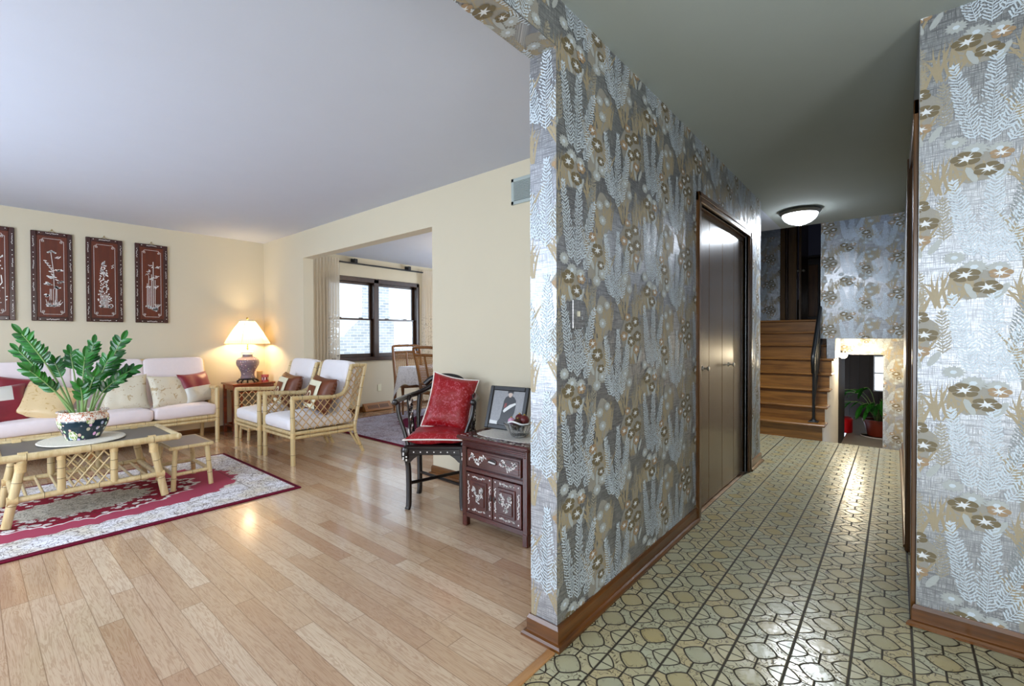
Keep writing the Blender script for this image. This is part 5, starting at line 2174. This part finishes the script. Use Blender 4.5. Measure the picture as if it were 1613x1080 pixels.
for sy in (-1, 1):
    b.box(-SW + .02, SW - .02, sy * SD - .012, sy * SD + .012, SZ - .062, SZ - .02, 'blackwood', .004)
for sx in (-1, 1):
    b.box(sx * SW - .012, sx * SW + .012, -SD + .02, SD - .02, SZ - .062, SZ - .02, 'blackwood', .004)
for k in range(7):
    b.poly([(-.14 + k * .046 + .005 * cos(j), -SD - .0125, SZ - .042 + .005 * sin(j)) for j in range(6)], 'pearl')
for sx in (-1, 1):       # scalloped corner brackets
    b.poly([(sx * (SW - .01), -SD - .008, SZ - .05), (sx * (SW - .09), -SD - .008, SZ - .05), (sx * (SW - .10), -SD - .008, SZ - .065), (sx * (SW - .07), -SD - .008, SZ - .085), (sx * (SW - .045), -SD - .008, SZ - .11), (sx * (SW - .01), -SD - .008, SZ - .13)], 'blackwood')
b.build('seat', t, True)
b = MB()
for s in (-1, 1):
    b.tube([(-SW + .02, s * (-SD + .02), .17 + .006 * s), (SW - .02, s * (SD - .02), .17 + .006 * s)], .0125, 'blackwood', 6)
b.build('stretcher', t, True)
for s in (-1, 1):
    b = MB()
    arm = smooth_path([(s * .265, -.185, .735), (s * .268, -.13, .738), (s * .265, 0, .737), (s * .245, .12, .742), (s * .20, .19, .755), (s * .13, .23, .79), (s * .07, .245, .83), (0, .25, .845)], 5)
    b.tube(arm, [.022, .021] + [.019] * (len(arm) - 2), 'blackwood', 9)
    b.sq((s * .265, -.19, .735), (.022, .014, .022), 1, 1, 'blackwood', 8, 12)
    for k in range(12):
        p = arm[2 + k * 2] if 2 + k * 2 < len(arm) else arm[-1]
        b.poly([(p.x + s * .0195, p.y + .006 * cos(j), p.z + .004 * sin(j)) for j in range(6)], 'pearl')
        b.poly([(p.x + .006 * cos(j), p.y + .004 * sin(j), p.z + .0200) for j in range(6)], 'pearl')
    b.build('arm', t, True)
    b = MB()
    b.tube(smooth_path([(s * (SW - .02), -SD + .02, SZ), (s * (SW + .01), -SD + .03, SZ + .10), (s * (SW + .045), -SD + .035, SZ + .20), (s * .262, -.14, .73)], 4), .015, 'blackwood', 8)
    b.build('arm_post', t, True)
    b = MB()
    b.tube([(s * (SW - .02), SD - .02, SZ), (s * .20, .19, .62), (s * .19, .20, .775)], .015, 'blackwood', 8)
    b.build('back_post', t, True)
    b = MB()         # pierced side splat
    rr = random.Random(3)
    for k in range(16):
        z = SZ + .04 + (k // 2) * .036
        q = .075 + (k % 2) * .05
        pts = [(s * .235 + .004 * cos(j), q + .022 * cos(j * pi / 5), z + .022 * sin(j * pi / 5)) for j in range(10)]
        b.tube(pts, .0055, 'blackwood' if k % 3 else 'pearl', 5, closed=True)
    for q in (.05, .155):
        b.tube([(s * .222, q, SZ), (s * .245, q, .73)], .007, 'blackwood', 6)
    b.build('side_splat', t, True)
b = MB()
b.box(-.06, .06, .205, .225, SZ, .83, 'blackwood', .004)
for k in range(14):
    b.poly([(-.06 + .009 * k + .006 * cos(j), .232, .865 + .006 * sin(j) - .0004 * (k - 7) ** 2) for j in range(6)], 'pearl')
b.build('back_splat', t, True)
b = MB()
b.tube(smooth_path([(-.16, .235, .815), (-.10, .245, .862), (0, .25, .878), (.10, .245, .862), (.16, .235, .815)], 5), .020, 'blackwood', 9, flat=.6)
b.build('crest_rail', t, True)


def red_cushion(name, label, T, w, h, th, seed):
    t = thing(name, label, 'cushion', T.to_translation(), 0, 'red brocade cushions on the black armchair')
    L = T.copy(); L.translation = (0, 0, 0)
    b = MB()
    b.pillow(L, w, h, th, 'redbrocade', 18, None, .004, seed)
    b.build('cover', t, True)
    b = MB()
    pts = []
    n = 16
    for (u0, v0), (u1, v1) in zip(((-1, -1), (1, -1), (1, 1), (-1, 1)), ((1, -1), (1, 1), (-1, 1), (-1, -1))):
        for k in range(n):
            u, v = u0 + (u1 - u0) * k / n, v0 + (v1 - v0) * k / n
            q = 1 - .09 * (1 - v * v) * abs(u) ** 3
            q2 = 1 - .09 * (1 - u * u) * abs(v) ** 3
            pts.append(L @ Vector((u * w / 2 * q * 1.012, 0, v * h / 2 * q2 * 1.012)))
    b.tube(pts, .0055, 'redfringe', 6, closed=True)
    b.build('piping', t, True, label='white piping')


RB = Matrix.Translation((BX, BY, 0)) @ Matrix.Rotation(BR, 4, 'Z')
red_cushion('seat_cushion', 'red brocade cushion with white piping on the black armchair seat', RB @ loc_T((0, -.015, SZ + .045), 0, pi / 2, 0), .41, .40, .095, 4)
red_cushion('back_cushion', 'red brocade cushion with white piping leaning on the black armchair back', RB @ loc_T((.06, .105, SZ + .25), .05, -.32, .20), .34, .41, .12, 6)

# ------------------------------------------------------------------ wall plate, return-air vent
t = thing('light_switch', 'papered light switch plate on the hall wall', 'switch', (XW, 1.562, 1.262))
b = MB()
b.box(XW, XW + .006, 1.527, 1.597, 1.203, 1.320, 'foil', .003)
b.build('plate', t)
b = MB()
b.box(XW + .004, XW + .016, 1.557, 1.567, 1.252, 1.274, 'ivoryplate', .002)
b.build('toggle', t)
t = thing('air_vent', 'grey louvred return vent high on the cream wall', 'vent', (-1.95, YV, 2.23))
b = MB()
vx0, vx1, vz0, vz1 = -2.153, -1.75, 2.135, 2.323
fw = .026
b.box(vx0, vx0 + fw, YV - .012, YV, vz0, vz1, 'vent', .003)
b.box(vx1 - fw, vx1, YV - .012, YV, vz0, vz1, 'vent', .003)
b.box(vx0, vx1, YV - .012, YV, vz0, vz0 + fw, 'vent', .003)
b.box(vx0, vx1, YV - .012, YV, vz1 - fw, vz1, 'vent', .003)
b.build('frame', t)
b = MB()
for k in range(17):
    z = vz0 + fw + .004 + k * .0078
    b.box(vx0 + fw, vx1 - fw, YV - .009, YV - .003, z, z + .0042, 'vent', 0, T=None)
b.box(vx0 + fw, vx1 - fw, YV - .002, YV, vz0 + fw, vz1 - fw, 'ventdark')
b.build('louvre', t)

# ------------------------------------------------------------------ hall ceiling light
HX, HY = -0.738, 5.385
t = thing('ceiling_light', 'lit frosted glass dome light on the hall ceiling', 'ceiling light', (HX, HY, H))
b = MB()
b.lathe([(0.0, 0.0), (.150, 0.0), (.178, -.012), (.182, -.024), (.172, -.034), (.160, -.046), (.150, -.046)], (HX, HY, H), 'pewter', 40)
b.build('ring', t, label='dark metal ring')
b = MB()
b.lathe([(.156, -.040), (.150, -.066), (.130, -.096), (.096, -.122), (.055, -.138), (.014, -.143), (0, -.143)], (HX, HY, H), 'dome', 40)
b.build('glass_dome', t)
b = MB()
b.lathe([(.012, -.142), (.012, -.152), (.006, -.160), (0, -.162)], (HX, HY, H), 'pewter', 14)
b.build('finial', t)
_l = lamp('hall_dome_light', 'AREA', (HX, HY, 2.290), 50, (0.84, 0.91, 1.0), size=0.2)
_l.data.shape = 'DISK'
# lower-level wall lamp
t = thing('wall_lamp', 'small glowing globe lamp at the top of the lower stairwell opening', 'lamp', (-0.60, 8.16, 0.93))
b = MB()
b.sq((-.575, 8.18, .90), (.05, .05, .045), 1, 1, 'bulb', 10, 16)
b.build('globe', t)
b = MB()
b.lathe([(.0, .03), (.035, .03), (.03, -.005), (0, -.005)], (-.575, 8.18, .935), 'pewter', 16)
b.box(-.64, -.575, 8.17, 8.19, .945, .96, 'pewter')
b.build('bracket', t)
lamp('lower_lamp_light', 'POINT', (-.44, 7.80, .90), 26, (1.0, .84, .58), radius=.05)

# ------------------------------------------------------------------ iron stair railing
t = thing('stair_railing', 'black wrought iron handrail on the oak stairs', 'railing', (-.725, 6.34, RISE))
b = MB()
b.box(-.775, -.675, 6.29, 6.40, RISE, RISE + .012, 'iron', .004)
b.lathe([(.042, .012), (.022, .03), (.016, .05)], (-.725, 6.345, RISE), 'iron', 12)
b.build('base_plate', t)
b = MB()
b.box(-.739, -.711, 6.331, 6.359, RISE + .03, .97, 'iron', .004)
b.build('newel_post', t)
p0, p1 = Vector((-.727, 6.33, .965)), Vector((-.79, 7.92, 1.935))
b = MB()
b.tube([p0 + Vector((0, -.02, -.22)), p0 + Vector((0, -.05, -.12)), p0 + Vector((0, -.04, -.03)), p0, p1], [.018, .020, .022, .024, .022], 'iron', 8)
b.build('handrail', t)
q0, q1 = Vector((-.725, 6.36, .36)), Vector((-.785, 7.84, 1.26))
b = MB()
b.tube([q0, q1], .009, 'iron', 6)
b.tube([p0 + Vector((0, .04, -.09)), p1 + Vector((0, 0, -.07))], .008, 'iron', 6)
b.build('lower_rail', t)
for k in range(13):
    f = (k + .5) / 13
    a, c = q0.lerp(q1, f), (p0 + Vector((0, .04, -.07))).lerp(p1 + Vector((0, 0, -.05)), f)
    b = MB()
    b.tube([a, c], .007, 'iron', 6)
    m = a.lerp(c, .5)
    b.tube([m + Vector((0, .028 * cos(j * pi / 5), .05 * sin(j * pi / 5))) for j in range(10)], .005, 'iron', 5, closed=True)
    b.build('baluster', t)

# ------------------------------------------------------------------ things down the lower stairs
QX, QY, QZ = -.20, 9.75, -.50
t = thing('floor_plant', 'drooping green plant in a terracotta pot on the lower level floor', 'plant', (QX, QY, QZ))
b = MB()
b.lathe([(0, 0), (.24, 0), (.25, .012), (.24, .02)], (QX, QY, QZ), 'pearl', 30)
b.lathe([(.13, .02), (.15, .02), (.205, .25), (.22, .25), (.225, .29), (.205, .29), (.20, .26)], (QX, QY, QZ), 'terracotta', 32)
b.build('pot', t, label='terracotta coloured pot')
b = MB()
b.lathe([(0, .265), (.2, .255)], (QX, QY, QZ), 'soil', 20)
b.build('soil', t)
rp = random.Random(21)
for k in range(20):
    b = MB()
    a = rp.uniform(2.2, 6.6)
    L = rp.uniform(.22, .50)
    hh = rp.uniform(.28, .60)
    base = Vector((QX + .05 * cos(a), QY + .05 * sin(a), QZ + .26))
    tip = base + Vector((L * cos(a), L * sin(a) * .8, hh - .1 * L))
    mid = base + Vector((.25 * L * cos(a), .25 * L * sin(a), hh + .05))
    path = [base * (1 - s) ** 2 + mid * 2 * s * (1 - s) + tip * s * s for s in [i / 8 for i in range(9)]]
    b.tube(path, .006, 'stem', 5)
    d = Vector((cos(a), sin(a), -1.0))
    leaf_poly(b, path[-1], d, Vector((cos(a), sin(a), 1)), rp.uniform(.18, .30), rp.uniform(.055, .08), 'leaf' if k % 2 else 'leaf_d')
    leaf_poly(b, path[-3], d + Vector((rp.uniform(-.6, .6), rp.uniform(-.6, .6), .6)), Vector((cos(a), sin(a), 1)), .22, .08, 'leaf')
    b.build('stem', t)
t = thing('red_bin', 'shiny red canister beside the plant on the lower level', 'bin', (-.70, 9.9, QZ))
b = MB()
b.lathe([(0, 0), (.135, 0), (.145, .01), (.145, .20), (.138, .21)], (-.70, 9.9, QZ), 'redplastic', 30)
b.build('body', t)
b = MB()
b.lathe([(.148, .205), (.148, .235), (.125, .26), (.04, .268), (0, .268)], (-.70, 9.9, QZ), 'redplastic', 30)
b.build('lid', t)

# ------------------------------------------------------------------ dining room
t = thing('curtain_rod', 'dark curtain rod with square brackets above the dining window', 'curtain rod', (XP + .09, 4.4, 2.325))
b = MB()
b.box(XP + .075, XP + .10, 3.615, 5.20, 2.315, 2.338, 'black', .004)
b.build('rod', t)
for y in (3.885, 4.905):
    b = MB()
    b.box(XP, XP + .10, y - .025, y + .025, 2.338, 2.362, 'black', .003)
    b.box(XP, XP + .035, y - .035, y + .035, 2.335, 2.405, 'black', .006)
    b.box(XP + .07, XP + .105, y - .03, y + .03, 2.336, 2.40, 'black', .006)
    b.build('bracket', t)


def curtain(label, y0, y1, z0, n, seed):
    rr = random.Random(seed)
    b = MB()
    cols = n * 10
    rows = 22
    ph = rr.uniform(0, 6)
    g = []
    for i in range(cols + 1):
        u = i / cols
        c = []
        for j in range(rows + 1):
            v = j / rows
            z = 2.372 - (2.372 - z0) * v
            amp = .010 + .026 * min(1, v * 4)
            w = 2 * pi * n * u + ph + .5 * sin(u * 9 + v * 1.3)
            c.append((XP + .088 + amp * sin(w), y0 + (y1 - y0) * u + .006 * sin(2 * w), z))
        g.append(c)
    for i in range(cols):
        for j in range(rows):
            b.poly([g[i][j], g[i + 1][j], g[i + 1][j + 1], g[i][j + 1]], 'sheer', True)
    solo(b, 'sheer_curtain', label, 'curtain', 'sheer lace curtains', origin=(XP + .088, (y0 + y1) / 2, 2.372))


curtain('sheer off-white lace curtain at the left side of the dining window', 3.20, 3.625, .06, 9, 2)
curtain('sheer off-white lace curtain at the right side of the dining window', 5.19, 5.66, .06, 9, 5)

t = thing('floor_register', 'wooden baseboard heat register under the dining window', 'register', (XP + .05, 4.28, 0))
b = MB()
b.box(XP + .02, XP + .12, 4.03, 4.53, .005, .022, 'ladder', .004)
b.add([(XP + .12, 4.03, .02), (XP + .12, 4.53, .02), (XP + .035, 4.53, .125), (XP + .035, 4.03, .125), (XP + .02, 4.03, .02), (XP + .02, 4.53, .02), (XP + .02, 4.53, .125), (XP + .02, 4.03, .125)],
      [(0, 1, 2, 3), (3, 2, 6, 7), (0, 3, 7, 4), (1, 5, 6, 2)], 'ladder')
b.build('case', t)
b = MB()
for k in range(16):
    y = 4.09 + k * .0245
    if 7 < k < 9: continue
    f = lambda h: (XP + .12 - .085 * h / .105 + .0015)
    b.poly([(f(.025), y, .045), (f(.025), y + .012, .045), (f(.075), y + .012, .095), (f(.075), y, .095)], 'black')
b.build('grille', t)

# wall outlet
b = MB()
b.box(XP, XP + .006, 4.32, 4.39, .30, .415, 'ivory', .003)
solo(b, 'wall_outlet', 'pale outlet plate low on the dining wall beneath the window', 'outlet', origin=(XP, 4.355, .357))

# table and cloth
DX0, DX1, DY0, DY1, DZ = -5.62, -4.10, 4.10, 5.10, .745
t = thing('dining_table', 'wooden dining table mostly hidden under its white cloth', 'table', ((DX0 + DX1) / 2, (DY0 + DY1) / 2, 0))
b = MB()
b.box(DX0, DX1, DY0, DY1, DZ - .03, DZ - .004, 'chairwood', .005)
b.build('table_top', t)
for x in (DX0 + .50, DX1 - .45):
    b = MB()
    b.box(x, x + .10, (DY0 + DY1) / 2 - .2, (DY0 + DY1) / 2 + .2, .05, DZ - .03, 'chairwood', .01)
    b.box(x - .03, x + .13, DY0 + .15, DY1 - .15, .012, .08, 'chairwood', .015)
    b.build('pedestal', t)
b = MB()
per = []
N = 200
for k in range(N):
    s = 4 * k / N
    e, f = int(s), s - int(s)
    c = ((DX0, DY0), (DX1, DY0), (DX1, DY1), (DX0, DY1))
    a, d = c[e], c[(e + 1) % 4]
    n = ((0, -1), (1, 0), (0, 1), (-1, 0))[e]
    cor = max(0, 1 - min(f, 1 - f) / .12)
    per.append((a[0] + (d[0] - a[0]) * f, a[1] + (d[1] - a[1]) * f, n, cor, s, e, f))
rows = 10
ring = []
for j in range(rows + 1):
    v = j / rows
    r = []
    for (x, y, n, cor, s, e, f) in per:
        drop = .25 + .26 * cor ** 1.5 + .008 * sin(s * 40)
        z = DZ + .004 - drop * v
        bul = v * (.035 + .018 * sin(s * 16) + .012 * sin(s * 37))
        cx = -1 if x < (DX0 + DX1) / 2 else 1
        cy = -1 if y < (DY0 + DY1) / 2 else 1
        # corner folds point outwards
        ox = n[0] * bul + cor * v * .05 * cx
        oy = n[1] * bul + cor * v * .05 * cy
        r.append((x + ox, y + oy, z))
    ring.append(r)
b.poly([(x, y, DZ + .004) for x, y, *_ in per], 'lace')
for j in range(rows):
    for k in range(N):
        k2 = (k + 1) % N
        b.poly([ring[j][k], ring[j + 1][k], ring[j + 1][k2], ring[j][k2]], 'lace', True)
solo(b, 'tablecloth', 'white damask cloth hanging over the dining table edge', 'tablecloth', origin=((DX0 + DX1) / 2, (DY0 + DY1) / 2, DZ))


def make_dchair(label):
    """cane-back dining chair; local frame: front towards -y"""
    t = thing('dining_chair', label, 'chair', (0, 0, 0), 0, 'cane-back dining chairs')
    for s in (-1, 1):
        b = MB()
        b.tube(smooth_path([(s * .215, .26, 0), (s * .215, .215, .2), (s * .215, .19, .45), (s * .225, .235, .75), (s * .222, .305, 1.0)], 5), [.017] * 4 + [.022] * 17, 'chairwood', 8)
        b.build('rear_leg', t, True)
        b = MB()
        b.tube(smooth_path([(s * .22, -.22, .44), (s * .215, -.215, .3), (s * .22, -.225, 0)], 4), [.026] * 3 + [.022, .020, .018, .016, .015, .015], 'chairwood', 8)
        b.build('front_leg', t, True)
    b = MB()
    b.box(-.235, .235, -.24, .215, .40, .445, 'chairwood', .012)
    b.sq((0, -.01, .46), (.215, .215, .035), .6, .3, 'ivory', 8, 28)
    b.build('seat', t, True)
    b = MB()
    yy = lambda z: .195 + max(0, z - .45) * .2
    b.tube(smooth_path([(-.222, yy(.98), .985), (-.20, yy(1.03), 1.028), (0, yy(1.04) + .01, 1.036), (.20, yy(1.03), 1.028), (.222, yy(.98), .985)], 5), .020, 'chairwood', 8)
    b.tube([(-.22, yy(.93), .93), (0, yy(.93) + .015, .935), (.22, yy(.93), .93)], .018, 'chairwood', 8)
    b.tube([(-.215, yy(.54), .54), (0, yy(.54) + .012, .54), (.215, yy(.54), .54)], .018, 'chairwood', 8)
    b.tube([(0, yy(.54) + .008, .54), (0, yy(.93) + .012, .93)], .015, 'chairwood', 6)
    b.build('back_frame', t, True)
    b = MB()
    for k in range(14):
        x = -.20 + k * .0308
        b.tube([(x, yy(.55) + .006, .55), (x, yy(.93) + .006, .925)], .0028, 'cane', 4, False)
    for k in range(16):
        z = .56 + k * .0235
        b.tube([(-.215, yy(z) + .004, z), (.215, yy(z) + .004, z)], .0028, 'cane', 4, False)
    for k in range(-12, 26):
        for sl in (1, -1):
            for p, q in seg_clip((-.21, .55 + k * .032), (.21, .55 + k * .032 + sl * .42), lambda x, z: .55 < z < .925):
                b.tube([(p[0], yy(p[1]) + .007, p[1]), (q[0], yy(q[1]) + .007, q[1])], .0022, 'cane', 4, False)
    b.build('cane_panel', t, True)
    return t


dc = make_dchair('nearer wooden cane-back dining chair, beside the cream wall end')
dc.location = (-4.72, 4.15, .012)
dc.rotation_euler = (0, 0, pi)
dup(dc, (-5.82, 4.50, .012), 1.22, 'farther wooden cane-back dining chair behind the white tablecloth corner')

# vase of flowers on the dining table
VX, VY = -4.93, 4.62
t = thing('flower_vase', 'pale vase with green leaves and white blooms on the dining table', 'vase', (VX, VY, DZ + .005))
b = MB()
b.lathe([(0, 0), (.05, 0), (.06, .03), (.075, .10), (.06, .16), (.035, .19), (.045, .21), (.04, .21)], (VX, VY, DZ + .005), 'pearl', 24)
b.build('vase', t)
rv = random.Random(5)
for k in range(9):
    b = MB()
    a = rv.uniform(1.8, 5.2)
    L = rv.uniform(.12, .26)
    base = Vector((VX, VY, DZ + .20))
    tip = base + Vector((L * cos(a), L * sin(a), rv.uniform(.05, .42)))
    mid = base + Vector((.3 * L * cos(a), .3 * L * sin(a), .3))
    path = [base * (1 - s) ** 2 + mid * 2 * s * (1 - s) + tip * s * s for s in [i / 7 for i in range(8)]]
    b.tube(path, .004, 'stem', 5)
    if k % 2:
        for j in (4, 5, 6, 7):
            for m in range(5):
                leaf_poly(b, path[j], Vector((cos(m * 1.26), sin(m * 1.26), .3)), Vector((0, 0, 1)), .035, .022, 'flower')
    else:
        leaf_poly(b, path[-1], Vector((cos(a), sin(a), .1)), Vector((0, 0, 1)), .13, .05, 'leaf')
        leaf_poly(b, path[4], Vector((cos(a + .8), sin(a + .8), .5)), Vector((0, 0, 1)), .12, .05, 'leaf')
    b.build('stem', t)

# dining chandelier: only its warm light is seen on the ceiling
t = thing('pendant_lamp', 'warm lit dining ceiling lamp hidden behind the cream wall', 'lamp', (-4.2, 4.6, H))
b = MB()
b.lathe([(0, 0), (.06, 0), (.05, -.03), (.01, -.04), (.01, -.45), (0, -.45)], (-4.2, 4.6, H), 'brass', 16)
b.build('stem', t)
b = MB()
b.lathe([(.02, -.40), (.16, -.44), (.20, -.52), (.19, -.55), (.02, -.55)], (-4.2, 4.6, H), 'shade', 32)
b.build('lamp_shade', t)
lamp('chandelier_light', 'POINT', (-4.2, 4.6, H - .34), 34, (1.0, .78, .5), radius=.06)
